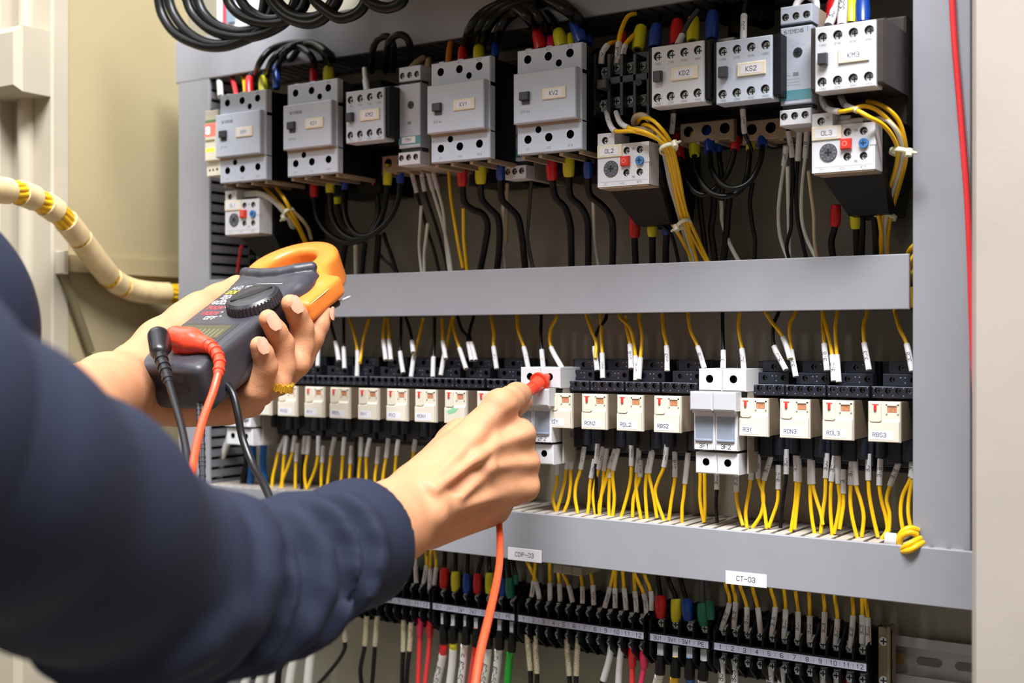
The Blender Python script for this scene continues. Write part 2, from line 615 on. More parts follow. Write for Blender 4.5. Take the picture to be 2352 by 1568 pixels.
def h_duct(label, u0, u1, vt, vb, w, top_fingers, bottom_fingers, mside, pitch=11.2, slot=3.2, vs_=None):
    org = (u0, vb, 0)
    t = thing('wiring_duct', label, 'cable duct', org)
    MB().box(u0, u1, vb, vt, w - 3, w, 0.6).build('lid', M_LID, t)
    b = MB().box(u0, u1, vb + 1.5, vt - 1.5, 0, 2.5)
    b.build('base', mside, t)
    n = int((u1 - u0) / pitch)
    for on, v0, v1, nm in ((top_fingers, vt - 3.2, vt - 1.0, 'finger'), (bottom_fingers, vb + 1.0, vb + 3.2, 'finger')):
        if not on:
            MB().box(u0, u1, v0, v1, 0, w - 3).build('duct_side', mside, t)
            continue
        up = 1 if v0 > (vt + vb) / 2 else -1
        f = MB()
        hw = (pitch - slot) / 2
        vm = v1 if up > 0 else v0
        # a finger rises from the plate and rolls over into the lid
        prof = [(0, 0), (w - 14, 0), (w - 8, -0.4), (w - 3.2, -1.6)]
        for i, (a, dv) in enumerate(prof[:-1]):
            a2, dv2 = prof[i + 1]
            va, vb2 = vm + up * dv, vm + up * dv2
            f.add([(-hw, va, a), (hw, va, a), (hw, vb2, a2), (-hw, vb2, a2),
                   (-hw, va - up * 2, a), (hw, va - up * 2, a), (hw, vb2 - up * 2, a2), (-hw, vb2 - up * 2, a2)],
                  [(0, 1, 2, 3), (7, 6, 5, 4), (0, 4, 5, 1), (1, 5, 6, 2), (2, 6, 7, 3), (3, 7, 4, 0)] if up < 0 else
                  [(3, 2, 1, 0), (4, 5, 6, 7), (1, 5, 4, 0), (2, 6, 5, 1), (3, 7, 6, 2), (0, 4, 7, 3)])
        me = f.mesh('finger', mside, (0, vm, 0))
        MB().box(u0, u1, v0 if up > 0 else v0, v1, 0, 14).build('duct_side', mside, t)
        for i in range(n):
            place(me, 'finger', t, u0 + (i + 0.5) * pitch, vm, 0)
    return t


def v_duct(label, u0, u1, vb, vt, w, slots_right, mside):
    t = thing('wiring_duct', label, 'cable duct', (u0, vb, 0))
    MB().box(u0, u1, vb, vt, w - 3, w, 0.6).build('lid', M_LID, t)
    MB().box(u0 + 1, u1 - 1, vb, vt, 0, 2.5).build('base', mside, t)
    MB().box(u0 + 1, u0 + 3, vb, vt, 0, w - 3).build('duct_side', mside, t)
    if not slots_right:
        MB().box(u1 - 3, u1 - 1, vb, vt, 0, w - 3).build('duct_side', mside, t)
    else:
        pitch = 9.9
        me = MB().box(-1, 1, -3.4, 3.4, 0, w - 3).mesh('finger', mside)
        for i in range(int((vt - vb) / pitch)):
            place(me, 'finger', t, u1 - 2, vb + (i + .5) * pitch, 0)
        MB().box(u1 - 3, u1 - 1, vb, vt, 0, 10).build('duct_side', mside, t)
        MB().box(u1 - 10, u1 - 9, vb, vt, 2.5, w - 4).build('slot_shade_sheet', M_BLACK, t)  # black sheet standing in for the shade inside the slots
    return t


v_duct('upright grey cable duct at the left end of the panel, slots facing right', -952, -909.4, -420, 295, 65, True, M_DUCTG)
v_duct('upright grey cable duct at the right end, red wire across its top', -238.5, -201, -150, 400, 65, False, M_DUCTG)
h_duct('grey cable duct along the top, above the contactors, in shadow', -954.9, -198, 295, 253.6, 65.4, False, True, M_DUCTG)
h_duct('grey cable duct with a plain lid between contactors and relays', -909, -240.9, 59.3, 21.7, 65, True, True, M_DUCTG)
low = h_duct('grey cable duct under the relays with two white stickers', -909, -194.4, -136.1, -174.4, 77, True, True, M_DUCT)
sticker(low, 'CDP-03', -556.7, -165.0, 77, 31.6, 9.9, 3.3)
sticker(low, 'CT-03', -368.7, -165.2, 77, 31.2, 9.5, 3.3)


def rail(label, u0, u1, vc, slots=False):
    t = thing('mounting_rail', label, 'rail', (u0, vc, 0))
    m = MB()
    m.box(u0, u1, vc - 11, vc + 11, 1, 2.2)
    m.box(u0, u1, vc + 10, vc + 11.2, 1, 8)
    m.box(u0, u1, vc - 11.2, vc - 10, 1, 8)
    m.box(u0, u1, vc + 10, vc + 17.5, 7, 8.2, 0.3)
    m.box(u0, u1, vc - 17.5, vc - 10, 7, 8.2, 0.3)
    m.build('rail_profile', M_RAIL, t)
    if slots:
        k = 0
        while u1 - 24 - k * 27 > u0:
            a = u1 - 24 - k * 27
            o = [(a + 2, vc - 3), (a + 16, vc - 3), (a + 18, vc - 1), (a + 18, vc + 1), (a + 16, vc + 3), (a + 2, vc + 3), (a, vc + 1), (a, vc - 1)]
            MB().prism(o, 2.0, 2.6).build('slot', mat('slot_shadow', '#77777a', 0.5, 0.4), t)
            k += 1
    return t


rail('upper zinc rail, its end visible beside the contactor KM3', -900, -240, 186)
rail('middle zinc rail behind the relays', -905, -240, -52)
rail('slotted zinc rail running out at the lower right', -905, -175, -230, True)

# ---------------------------------------------------------------- shared small pieces
def screw_mesh(r, deep=0.5):
    m = MB().frustum((0, 0, -1), (0, 0, 0), r, r * .94, 12)
    a = r * .68
    b = r * .16
    m.box(-a, a, -b, b, 0, 0.03, mi=1)
    m.box(-b, b, -a, a, 0, 0.032, mi=1)
    return m.mesh('screw', [M_STEEL, M_HOLE])


SCREW_S, SCREW_M, SCREW_L = screw_mesh(2.1), screw_mesh(2.9), screw_mesh(3.3)


def rect(u0, u1, v0, v1):
    return [(u0, v0), (u1, v0), (u1, v1), (u0, v1)]


def printed(parent, items, u, v, w, h, m=None, name='lettering'):
    mb = MB()
    for s, du, dv in items:
        mb.text(s, u + du, v + dv, w + 0.05, h)
    return mb.build(name, m or M_INKG, parent)


# ---------------------------------------------------------------- large contactors
def big_contactor(u, tagtxt, label, brand, front=110.0):
    v = 223.0
    t = thing('contactor', label, 'contactor', (u, v - 40, 0), 'large grey contactors in the top row')
    A = lambda x: u + x
    MB().box(A(1), A(56.6), v - 79, v - 1, 8, front - 6.5, 1.0).box(A(-2), A(60), v - 92, v + 8, 8, 55, 1).build('body', M_BLACK, t)
    z = lambda y: v - y
    top = MB().prism(rect(A(0), A(57.3), z(23), z(0)), front - 7, front, [(A(9.6), z(7.6), 3.3), (A(28), z(7.4), 3.3), (A(47), z(7.2), 3.3), (A(37.3), z(13.5), 2.7)], 14, n=16, ch=0.7)
    top.box(A(7), A(12), z(0) - .2, z(0) + .8, front - 26, front - 1).box(A(25.5), A(30.5), z(0) - .2, z(0) + .8, front - 26, front - 1)
    s1 = top.build('upper_terminal_strip', [M_GREY, M_HOLE], t)
    printed(s1, [('1L1', 9.6, -2), ('3L2', 28, -2), ('5L3', 47, -2)], u, v, front, 1.5)
    bot = MB().prism(rect(A(0), A(57.3), z(79.8), z(58)), front - 7, front, [(A(9.8), z(68.8), 3.3), (A(28.4), z(68.6), 3.3), (A(47.3), z(68.0), 3.3), (A(19.2), z(62), 2.7)], 14, n=16, ch=0.7)
    for x in (2, 17.5, 36, 53):
        bot.box(A(x), A(x + 3), z(83), z(79.6), front - 52, front - 3, mi=2)
    s2 = bot.build('lower_terminal_strip', [M_GREY, M_HOLE, M_TAN], t)
    printed(s2, [('2T1', 9.8, -76.5), ('4T2', 28.4, -76.5), ('6T3', 47.3, -76.3)], u, v, front, 1.5)
    for x, y in ((28, 7.4), (47, 7.2), (37.3, 13.5), (19.2, 62)):
        place(SCREW_S, 'terminal_screw', t, A(x + .8), z(y + .9), front - 12)
    MB().box(A(0), A(57.3), z(59), z(20), front - 7, front - .4).build('middle_plate', M_GREY, t)
    MB().box(A(.6), A(56.6), z(59.4), z(57), front - 6, front + .5).build('cover_shade_strip', M_TAN, t)  # tan strip puts the shade under the cover into colour
    cv = MB().box(A(0.3), A(55.5), z(57.2), z(18.8), front - 5, front + 6, 0.8)
    c = cv.build('cover', M_GREY, t)
    MB().box(A(7), A(15.3), z(40), z(33.8), front + 5, front + 9, 0.5).box(A(8.6), A(15.2), z(43), z(39.8), front + 5, front + 6.6).build('test_lever', mat('lever_dark', '#3c3c42', 0.4), t)
    sticker(t, tagtxt, A(26.8), z(32.8), front + 6, 20.4, 8.6, 2.9, 0.7, M_TAG)
    printed(t, [('3TF44', 11, -48.6)], u, v, front + 6, 1.9)
    if brand:
        MB().text('SIEMENS', A(15.5), z(26), front + 6.05, 2.2, th=.5).build('maker_lettering', M_INKG, t)
    return t


big_contactor(-847.8, 'KM1', 'large grey contactor tagged KM1 at the left end of the top row', True)
big_contactor(-765.1, 'KD1', 'large grey contactor tagged KD1, second from the left', True)
big_contactor(-609.1, 'KV1', 'large grey contactor tagged KV1 with a narrow timer on its left', False)
big_contactor(-526.6, 'KV2', 'large grey contactor tagged KV2 beside the open black contactor', False)


# ---------------------------------------------------------------- small contactors with an eight-screw front
def small_contactor(u, v, tagtxt, label, face, lower=True, texts=True, front=115.0, sidem=None):
    t = thing('contactor', label, 'contactor', (u, v - 22, 0), 'eight-hole contactors in the top row')
    A = lambda x: u + x
    z = lambda y: v - y
    H = 43.0
    b = MB().box(A(-4), A(45.5), z(H - 2), z(-1), 58, front - 2.5, 1.2)
    b.box(A(-2), A(44), z(60), z(-14), 6, 60, 1.5)
    b.build('body', sidem or M_BLACK, t)
    holes = []
    for x, y in ((5, 7.0), (15.4, 6.8), (25.8, 6.6), (36.2, 6.4), (4.8, 36.6), (15.2, 36.5), (25.6, 36.4), (35.8, 36.3)):
        holes.append((A(x), z(y), 3.2))
    f = MB().prism(rect(A(0), A(40.5), z(H), z(0)), front - 14, front, holes, 3.4, n=16, ch=0.6).build('front_plate', [face, M_HOLEG], t)
    for hx, hy, _ in holes:
        place(SCREW_M, 'terminal_screw', t, hx + .3, hy - .4, front - 2.0)
    MB().box(A(2.9), A(9), z(25.5), z(18), front - 2, front + 4, .6).build('test_lever', mat('lever_dark', '#3c3c42', 0.4), t)
    sticker(t, tagtxt, A(16), z(16.8), front, 20.4, 9.2, 3.1, 0.8, M_TAG)
    if texts:
        it = [(s, x, -41) for s, x in (('14NO', 5), ('22NC', 15.4), ('32NC', 25.8), ('44NO', 36))]
        it += [(s, x, -12.3) for s, x in (('13NO', 5), ('21NC', 15.4), ('31NC', 25.8), ('43NO', 36))]
        printed(t, it, u, v, front, 1.35)
    if lower:
        lb = MB().prism(rect(A(-1), A(42), z(62), z(47.5)), 40, 66, [(A(6), z(54), 4), (A(20.5), z(54), 4), (A(35), z(54), 4)], 9, n=14, ch=0.6)
        for x in (-1, 12, 27, 39):
            lb.box(A(x), A(x + 3), z(64), z(61.8), 40, 66)
        lb.build('lower_terminal_block', [M_TAN, M_HOLE], t)
        MB().box(A(-1), A(42), z(-2), z(-12), 40, 66, .6).build('upper_terminal_block', mat('grey_block', '#b8bdc4', 0.45), t)
    return t


small_contactor(-694.2, 208.7, 'KM2', 'small grey contactor tagged KM2 left of the timer TM1', M_GREY)
small_contactor(-409.2, 210.0, 'KD2', 'white-fronted contactor tagged KD2 right of the open black contactor', M_GREYW)
small_contactor(-359.3, 207.2, 'KS2', 'grey-fronted contactor tagged KS2 between KD2 and the timer', M_GREY)
small_contactor(-288.6, 207.7, 'KM3', 'white-fronted contactor tagged KM3 at the right end of the top row', M_GREYW, False, True, sidem=M_SIDE)


# ---------------------------------------------------------------- timers
def timer(u, v, label, brand, tagtxt='', front=100.0, wd=22.3, narrow=False):
    t = thing('timer_relay', label, 'timer', (u, v - 40, 0), 'narrow timer relays in the top row')
    A = lambda x: u + x
    z = lambda y: v - y
    sb = mat('timer_side', '#b3a593', 0.5)
    MB().box(A(0.2), A(wd - .2), z(81), z(0.4), 10, front - 12, .8).build('body', sb, t)
    face = MB().box(A(0.1), A(wd - .1), z(67), z(14.4), front - 14, front, .5)
    face.build('front_plate', M_GREY, t)
    x3 = [wd * .165, wd * .5, wd * .83]
    up = MB().prism(rect(A(0), A(wd), z(12), z(0)), front - 14, front, [(A(x), z(7.2), 2.6) for x in x3], 4, n=14, ch=.5).build('upper_terminal_strip', [M_GREY, M_HOLEG], t)
    dn = MB().prism(rect(A(-.6), A(wd - .5), z(81.2), z(70.5)), front - 14, front, [(A(x - 1), z(75), 2.6) for x in x3], 4, n=14, ch=.5)
    dn.build('lower_terminal_strip', [M_GREYW, M_HOLEG], t)
    MB().box(A(.5), A(wd - .6), z(70.6), z(66.9), front - 14, front - 3).build('groove', mat('groove_grey', '#3b3c42', 0.5), t)
    MB().box(A(.5), A(wd - .6), z(14.6), z(11.8), front - 14, front - 3).build('groove', mat('groove_grey', '#3b3c42', 0.5), t)
    for x in x3:
        place(SCREW_S, 'terminal_screw', t, A(x), z(7.2), front - 2.2)
        place(SCREW_S, 'terminal_screw', t, A(x - 1), z(75), front - 2.2)
    MB().box(A(-.05), A(wd - .3), z(64.3), z(57.4), front - 1, front + .15).build('teal_band', M_TEAL, t)
    d = MB().frustum((A(wd * .56), z(32), front - 1), (A(wd * .56), z(32), front + .4), 3.4, 3.2, 18)
    d.build('dial', mat('dial_dark', '#2e323c', 0.4), t)
    MB().box(A(wd * .56) - 2.1, A(wd * .56) + 2.1, z(32.5), z(31.5), front + .4, front + .5).box(A(wd * .56) - .5, A(wd * .56) + .5, z(34.1), z(29.9), front + .4, front + .52).build('dial_slot', M_HOLE, t)
    if brand:
        MB().text('SIEMENS', A(9.6), z(17.5), front + .05, 2.2, th=.42).text('I', A(19.4), z(16.8), front + .05, 3.2, th=.45).build('maker_lettering', M_INKG, t)
    m = MB()
    for k in range(7):
        a = math.radians(-120 + 40 * k)
        m.text('-', A(wd * .56) + 6 * math.sin(a), z(32) + 6 * math.cos(a), front + .05, 1.6)
    for y in (50, 52, 54):
        m.box(A(4), A(14), z(y + .15), z(y), front, front + .05)
    m.box(A(3), A(7), z(47.5), z(47.2), front, front + .05).box(A(9), A(13), z(48), z(45.5), front, front + .04)
    m.build('scale_print', M_INKG, t)
    if tagtxt:
        sticker(t, tagtxt, A(3.4), z(58.0), front + .15, 14, 5.4, 2.6)
    return t


timer(-649.8, 226.6, 'narrow grey timer with a teal band tagged TM1, left of KV1', False, 'TM1')
timer(-318.4, 228.6, 'narrow grey timer with an untagged teal band between KS2 and KM3', True)
# the timer almost hidden behind KV2: its front shows a slim strip with upright lettering
ht = timer(-562.5, 212.0, 'narrow timer half hidden behind the left edge of KV2', False, '', 72.0, 20.0)
mb = MB()
mb.text('SIEMENS', 0, 0, 0, 1.9, th=.35, fn=lambda x, y: (-559.6 - y, 212 - 27 + x, 72.06))
mb.build('maker_lettering', M_INK, ht)


# ---------------------------------------------------------------- overload relays
def overload(u, v, tagtxt, label, front=100.0):
    t = thing('overload_relay', label, 'overload relay', (u, v - 20, 0), 'overload relays with a red and a blue button')
    A = lambda x: u + x
    z = lambda y: v - y
    holes = [(A(24.4), z(14.3), 2.7), (A(35.3), z(14.4), 2.7), (A(24.2), z(30.6), 2.7), (A(35.2), z(30.9), 2.7), (A(6.3), z(5.4), 2.7)]
    out = [(A(0), z(40)), (A(42.8), z(40)), (A(42.8), z(9)), (A(14.2), z(9)), (A(14.2), z(0)), (A(0), z(0))]
    MB().prism(out, front - 24, front, holes, 3.2, n=16).build('front_plate', [M_GREYW, M_HOLEG], t)
    for hx, hy, _ in holes:
        place(SCREW_S, 'terminal_screw', t, hx + .2, hy - .4, front - 1.9)
    b = MB().box(A(-1.5), A(44.3), z(40.5), z(7), 14, front - 16, 1)
    # tapered rear body hanging below the face
    b.add([(A(0), z(40), front - 18), (A(43), z(40), front - 18), (A(43), z(40), 20), (A(0), z(40), 20),
           (A(12), z(66), front - 40), (A(40), z(66), front - 40), (A(40), z(66), 20), (A(12), z(66), 20)],
          [(0, 4, 5, 1), (1, 5, 6, 2), (2, 6, 7, 3), (3, 7, 4, 0), (4, 7, 6, 5)])
    b.build('body', M_BLACK, t)
    MB().box(A(1), A(42), z(41), z(39.5), front - 24, front - .5).build('underside', M_TAN, t)
    MB().frustum((A(11.4), z(26.8), front - 1), (A(11.4), z(26.8), front + .6), 6.2, 6.0, 26).build('dial', M_DIAL, t)
    m = MB()
    for k in range(12):
        a = 2 * math.pi * k / 12
        cu, cv = A(11.4) + 4.8 * math.cos(a), z(26.8) + 4.8 * math.sin(a)
        m.box(cu - .4, cu + .4, cv - .16, cv + .16, front + .6, front + .66)
        if k % 3 == 0:
            m.text('30', cu - 1.5 * math.cos(a), cv - 1.5 * math.sin(a), front + .66, 1.1)
    m.build('dial_scale', mat('dial_marks', '#a9aab2', 0.5), t)
    MB().box(A(9), A(13.8), z(27.3), z(26.3), front + .6, front + .72).box(A(10.9), A(11.9), z(29.2), z(24.4), front + .6, front + .74).build('dial_slot', M_HOLE, t)
    r = MB().box(A(20), A(27.4), z(25.8), z(18.6), front - 1, front + 2.6, .7)
    rb = r.build('stop_button', M_RED, t)
    g = MB()
    for k in range(14):
        a, a2 = 2 * math.pi * k / 14, 2 * math.pi * (k + 1) / 14
        g.add([(A(23.2) + q * math.cos(x), z(22) + q * math.sin(x), front + 2.65) for x, q in ((a, 1.7), (a2, 1.7), (a2, 1.3), (a, 1.3))], [(0, 3, 2, 1)])
    g.build('ring_mark', mat('mark_pale_red', '#f0978c', 0.4), rb)
    MB().frustum((A(35.5), z(22.6), front - 1), (A(35.5), z(22.6), front + 1.8), 3.4, 3.2, 20).build('reset_button', M_BLUEK, t)
    MB().box(A(33.6), A(37.4), z(23), z(22.2), front + 1.8, front + 1.9).box(A(35.1), A(35.9), z(24.5), z(20.7), front + 1.8, front + 1.92).build('reset_slot', mat('slot_navy', '#12233e', 0.5), t)
    MB().box(A(39.5), A(43.3), z(24), z(21), front - 1, front + .3).build('latch', M_GREYW, t)
    sticker(t, tagtxt, A(0), z(9.1), front, 20.8, 9.2, 2.9, 0.6, M_TAG)
    printed(t, [('2T1', 7, -38.2), ('4T2', 20.6, -38.2), ('6T3', 35, -38.0), ('A2', 11, -3), ('98', 30, -13.5), ('96', 30, -34)], u, v, front, 1.4)
    MB().box(A(2), A(41), z(36.6), z(36.4), front, front + .05).build('printed_line', M_INKG, t)
    return t


overload(-851.3, 137.5, 'OL1', 'overload relay tagged OL1 hanging under the contactor KM1')
overload(-461.5, 154.9, 'OL2', 'overload relay tagged OL2 hanging under the open black contactor')
overload(-296.0, 153.4, 'OL3', 'overload relay tagged OL3 hanging under the contactor KM3')


# ---------------------------------------------------------------- open black contactor between KV2 and KD2
def open_contactor():
    u, v = P(1370, 125, 95)[:2]
    t = thing('contactor', 'black contactor with bare screws and no front cover, above OL2', 'contactor', (u, v - 20, 0))
    def L(x, y, w):
        p = P(1340 + x / 3.92, y / 3.92, w)
        return p
    b = MB()
    a = L(85, 500, 80)
    e = L(600, 440, 80)
    bt = L(120, 1060, 80)
    b.box(a[0], e[0] + 4, bt[1], a[1], 8, 74, 1)
    b.build('body', M_BLACKR, t)
    def pt(x, y, w):
        return L(x, y, w)
    bars = MB()
    for x in (90, 226, 340, 458, 580):
        p0, p1 = pt(x, 520, 92), pt(x, 1040, 92)
        bars.box(p0[0] - 1.3, p0[0] + 1.6, p1[1], p0[1] + 3, 72, 92, .4)
    p0 = pt(226, 760, 92)
    p1 = pt(590, 690, 92)
    bars.box(p0[0], p1[0], p0[1], p0[1] + 5.5, 72, 92, .5)
    bars.build('partition', M_SOCK, t)
    MB().frustum(pt(497, 740, 90), pt(497, 740, 93), 2.7, 2.5, 16).build('plunger', mat('plunger_grey', '#4c525c', 0.5), t)
    for x, y in ((195, 650), (300, 612), (413, 606), (530, 602), (183, 945), (305, 915), (420, 905), (530, 895)):
        p = pt(x, y, 84)
        place(SCREW_L, 'terminal_screw', t, p[0], p[1], 85)
        q = MB().box(p[0] - 3, p[0] + 3, p[1] - 4.6, p[1] + 4, 76, 83.5, .4)
        q.build('clamp_plate', M_STEEL, t)
    for x, y in ((160, 866), (520, 812), (525, 668)):
        p = pt(x, y, 80)
        MB().box(p[0] - 3, p[0] + 3, p[1] - .5, p[1] + .5, 74, 82).build('contact_strip', M_BRASS, t)
    p = pt(170, 755, 95)
    MB().box(p[0] - 4, p[0] + 4, p[1] - 3.2, p[1] + 3.2, 80, 97, .8).build('lever', mat('lever_grey', '#55555a', 0.5), t)
    return t


open_contactor()

# ---------------------------------------------------------------- monitoring module left of KM1
u, v, _ = P(470, 255, 104)
t = thing('monitoring_module', 'slim cream module with a red display at the left of KM1', 'module', (u, v - 20, 0))
u1, v1, _ = P(500, 400, 104)
MB().box(u, u1, v1 + 13, v, 10, 104, .8).build('body', M_RELAY, t)
MB().prism(rect(u - 1.2, u1 + 2, v1, v1 + 13), 20, 100, [(u + 2.5, v1 + 5, 1.2), (u + 7, v1 + 5.2, 1.2), (u + 12, v1 + 5.4, 1.4)], 5, n=10).build('terminal_strip', [M_RELAY, M_HOLE], t)
MB().box(u + 1, u1 - .5, v - 24, v - 12.5, 103.5, 104.3).build('display', M_LED, t)
MB().text('88', 0, 0, 0, 3.6, th=.9, fn=lambda x, y: (u + 4.5 + y, v - 18.5 + x, 104.36)).build('digits', mat('led_digits', '#ffe0dc', 0.4, emit=2.0), t)
MB().box(u + 1, u1 - .5, v - 11.5, v - 9, 103.5, 104.3).build('green_stripe', mat('green_stripe', '#7ea06a', 0.5), t)
MB().box(u + 2, u1 - 4, v - 38, v - 35, 103.5, 104.3).build('lamp', M_LEDY, t)
MB().box(u + 1.5, u1 - 4, v - 29, v - 27, 103.5, 104.3).build('button', mat('olive_button', '#8a8458', 0.5), t)

# ---------------------------------------------------------------- plug-in relays on sockets
RELAYS = [(580, 'RRF', 0, 'the left end of the row, behind the wrist'), (638, 'RVSD', 0, ''), (699, 'RY1', 0, ''), (757, 'RBSL', 0, ''), (822, 'RV1', 0, ''), (887, 'RV2', 0, ''),
          (952, 'RON1', 0, ''), (1020, '', 1, ''), (1094, 'RBS1', 0, ''), (1257, 'R21', 0, ''), (1335, 'RON2', 0, ''), (1416, 'ROL2', 0, ''), (1501, 'RBS2', 0, ''),
          (1697, 'R31', 0, ''), (1790, 'RON3', 0, ''), (1888, 'ROL3', 0, ''), (1993, 'RBS3', 0, '')]
RU = []
M_GRN = mat('green_sticker', '#8fd0a0', 0.5)


def relay_front(mats_only=False):
    m = MB()
    # local: origin top left of the cream front, w = 75
    out = rect(0, 21.7, -27.3, 0)
    m.box(0, 21.7, -27.3, 0, 71, 74.2, .5)
    # raised lower panel with a sloping shoulder on the right
    m.add([(.4, -27, 74.2), (21.4, -27, 74.2), (21.4, -12, 74.2), (10.4, -12, 74.2), (10.4, -13.9, 74.2), (.4, -13.9, 74.2),
           (.6, -26.8, 75.4), (21.2, -26.8, 75.4), (21.2, -13.6, 75.4), (11.2, -13.6, 75.4), (10, -15, 75.4), (.6, -15, 75.4)],
          [(0, 1, 7, 6), (1, 2, 8, 7), (2, 3, 9, 8), (3, 4, 10, 9), (4, 5, 11, 10), (5, 0, 6, 11), (6, 7, 8, 9, 10, 11)])
    m.box(12.2, 13.2, -8, -1.2, 74, 75).box(19.8, 20.8, -8, -1.2, 74, 75).box(12.2, 20.8, -2.6, -1.6, 74, 75)
    return m.mesh('front_cap', M_RELAY)


FRONT = relay_front()
DOOR = MB().prism([(1.4, -12.5), (2.6, -13.6), (8, -13.6), (9.2, -12.5), (9.2, -1.4), (1.4, -1.4)], 74, 75.5).mesh('test_flap', M_RELAY)
LEVER = MB().box(4.4, 6.2, -6.2, -2.2, 75, 76.6, .4).box(3.2, 7.6, -2.2, -1.6, 75.3, 75.7).mesh('red_lever', M_RED)
PANE = MB().box(13.2, 19.8, -7.0, -3.3, 74, 74.4).mesh('indicator_window', M_WINDOW)
HOUSING = MB().box(.5, 21.2, -26.8, -.5, 40, 71).mesh('clear_housing', M_CLEAR)
COIL = MB().box(3, 18.5, -24, -4, 42, 66).box(2, 20, -24, -22, 42, 68).box(4, 17, -3.6, -2, 42, 68, mi=1).mesh('coil', [M_COIL, M_BRASS])


def socket_mesh():
    """local origin: relay top left; four front holes, two tiers behind"""
    m = MB()
    r = lambda a, b, c, d: rect(a, b, c, d)
    m.box(-3.4, 26.8, -52, 26, 8, 30, .5)
    m.prism(r(-3.3, 26.5, 1.4, 9.3), 20, 55, [(x, 6.5, 2.1) for x in (.6, 7.7, 14.9, 22)], 6, n=10, ch=.4)
    m.prism(r(1.5, 26.3, 9.3, 18), 20, 46, [(8.2, 14, 2.1), (22.5, 14, 2.1)], 6, n=10, ch=.4)
    m.prism(r(3.2, 25.5, 18, 26.5), 20, 38, [(12, 22, 2.1)], 6, n=10, ch=.4)
    # below the relay
    m.box(-2.6, 26, -47, -27.6, 20, 44, .6)
    m.frustum((1.5, -27.6, 50), (1.5, -40, 50), 3.6, 3.6, 12)
    m.frustum((19, -27.6, 46), (19, -42, 46), 4.2, 4.2, 12)
    m.box(5, 15, -44, -27.6, 40, 48, .6)
    return m.mesh('socket_body', [M_SOCK, M_HOLE])


SOCK = socket_mesh()
DOTS = MB()
for x in (-1.8, 4.2, 11.3, 18.5, 25.4):
    DOTS.box(x - .35, x + .35, 8.2, 8.7, 55, 55.06).box(x - .35, x + .35, 3, 3.6, 55, 55.06)
for x, y, w in ((14, 15.5, 46), (17, 15.5, 46), (17, 12, 46), (17, 24, 38), (20, 24, 38), (20, 21, 38)):
    DOTS.box(x - .4, x + .4, y - .3, y + .3, w, w + .06)
DOTS.box(-3.3, 26.5, 9.1, 9.4, 54.6, 55.1)
DOTS = DOTS.mesh('printed_marks', mat('print_pale', '#8d92a4', 0.5))
RIM = MB().box(-3, 26, -49, -46.5, 20, 30).mesh('red_rim', mat('dark_red', '#7c1014', 0.5))
for i, (px, txt, green, note) in enumerate(RELAYS):
    u, v, _ = P(px, 908, 75)
    v = -40.6
    RU.append((u, txt if txt else 'with the green sticker'))
    nm = txt if txt else ''
    if txt:
        lab = f'cream plug-in relay with the blue-lettered tag {txt}'
        sl = f'black relay socket holding the relay {txt}'
    else:
        lab = 'cream plug-in relay with a green sticker, partly behind the right hand'
        sl = 'black relay socket holding the relay with the green sticker'
    s = thing('relay_socket', sl, 'relay socket', (u, v - 30, 0), 'black relay sockets')
    g = ORG[s.name]
    def part(me, nm, par, off=True):
        o = place(me, nm, par, u, v, 0)
        return o
    part(SOCK, 'socket_body', s)
    part(DOTS, 'printed_marks', s)
    if px > 1200:
        part(RIM, 'red_rim', s)
        for k, x in enumerate((.6, 7.7, 14.9, 22)):
            place(SCREW_S, 'terminal_screw', s, u + x, v + 6.5, 50.5 + random.Random(i * 7 + k).random() * 2)
        for x, y, w in ((8.2, 14, 42), (22.5, 14, 41), (12, 22, 34)):
            place(SCREW_S, 'terminal_screw', s, u + x, v + y, w)
    r = thing('plug_in_relay', lab, 'relay', (u, v - 27, 0), 'cream plug-in relays')
    part(FRONT, 'front_cap', r)
    part(DOOR, 'test_flap', r)
    part(LEVER, 'red_lever', r)
    part(PANE, 'indicator_window', r)
    h = part(HOUSING, 'clear_housing', r)
    part(COIL, 'coil', r)
    if green:
        MB().add([(u + 3, v - 17, 75.5), (u + 7, v - 15.6, 75.5), (u + 10, v - 13, 75.5), (u + 11, v - 15, 75.5), (u + 15, v - 14.5, 75.5), (u + 12, v - 18, 75.5), (u + 5, v - 20, 75.5)], [(0, 6, 5, 4, 3, 2, 1)]).build('green_sticker', M_GRN, r)
    if px == 580:
        MB().box(u + 4, u + 14, v - 18.5, v - 12, 75.3, 75.5).build('green_sticker', M_GRN, r)
    if txt:
        n = len(txt)
        wd = 4.6 + 2.1 * n + 3
        tg = MB().box(u + 1.6, u + 1.6 + wd, v - 25.6, v - 19.6, 75.3, 75.52).build('name_tag', M_PAPER, r)
        mbt = MB().text(txt, u + 3.6, v - 22.4, 75.6, 2.7, anchor='l')
        if txt == 'R21':
            mbt.box(u + 7.1, u + 8.1, v - 20.6, v - 20.3, 75.52, 75.6)
        mbt.build('lettering', mat('tag_blue_ink', '#3a3f6a', 0.6), tg)


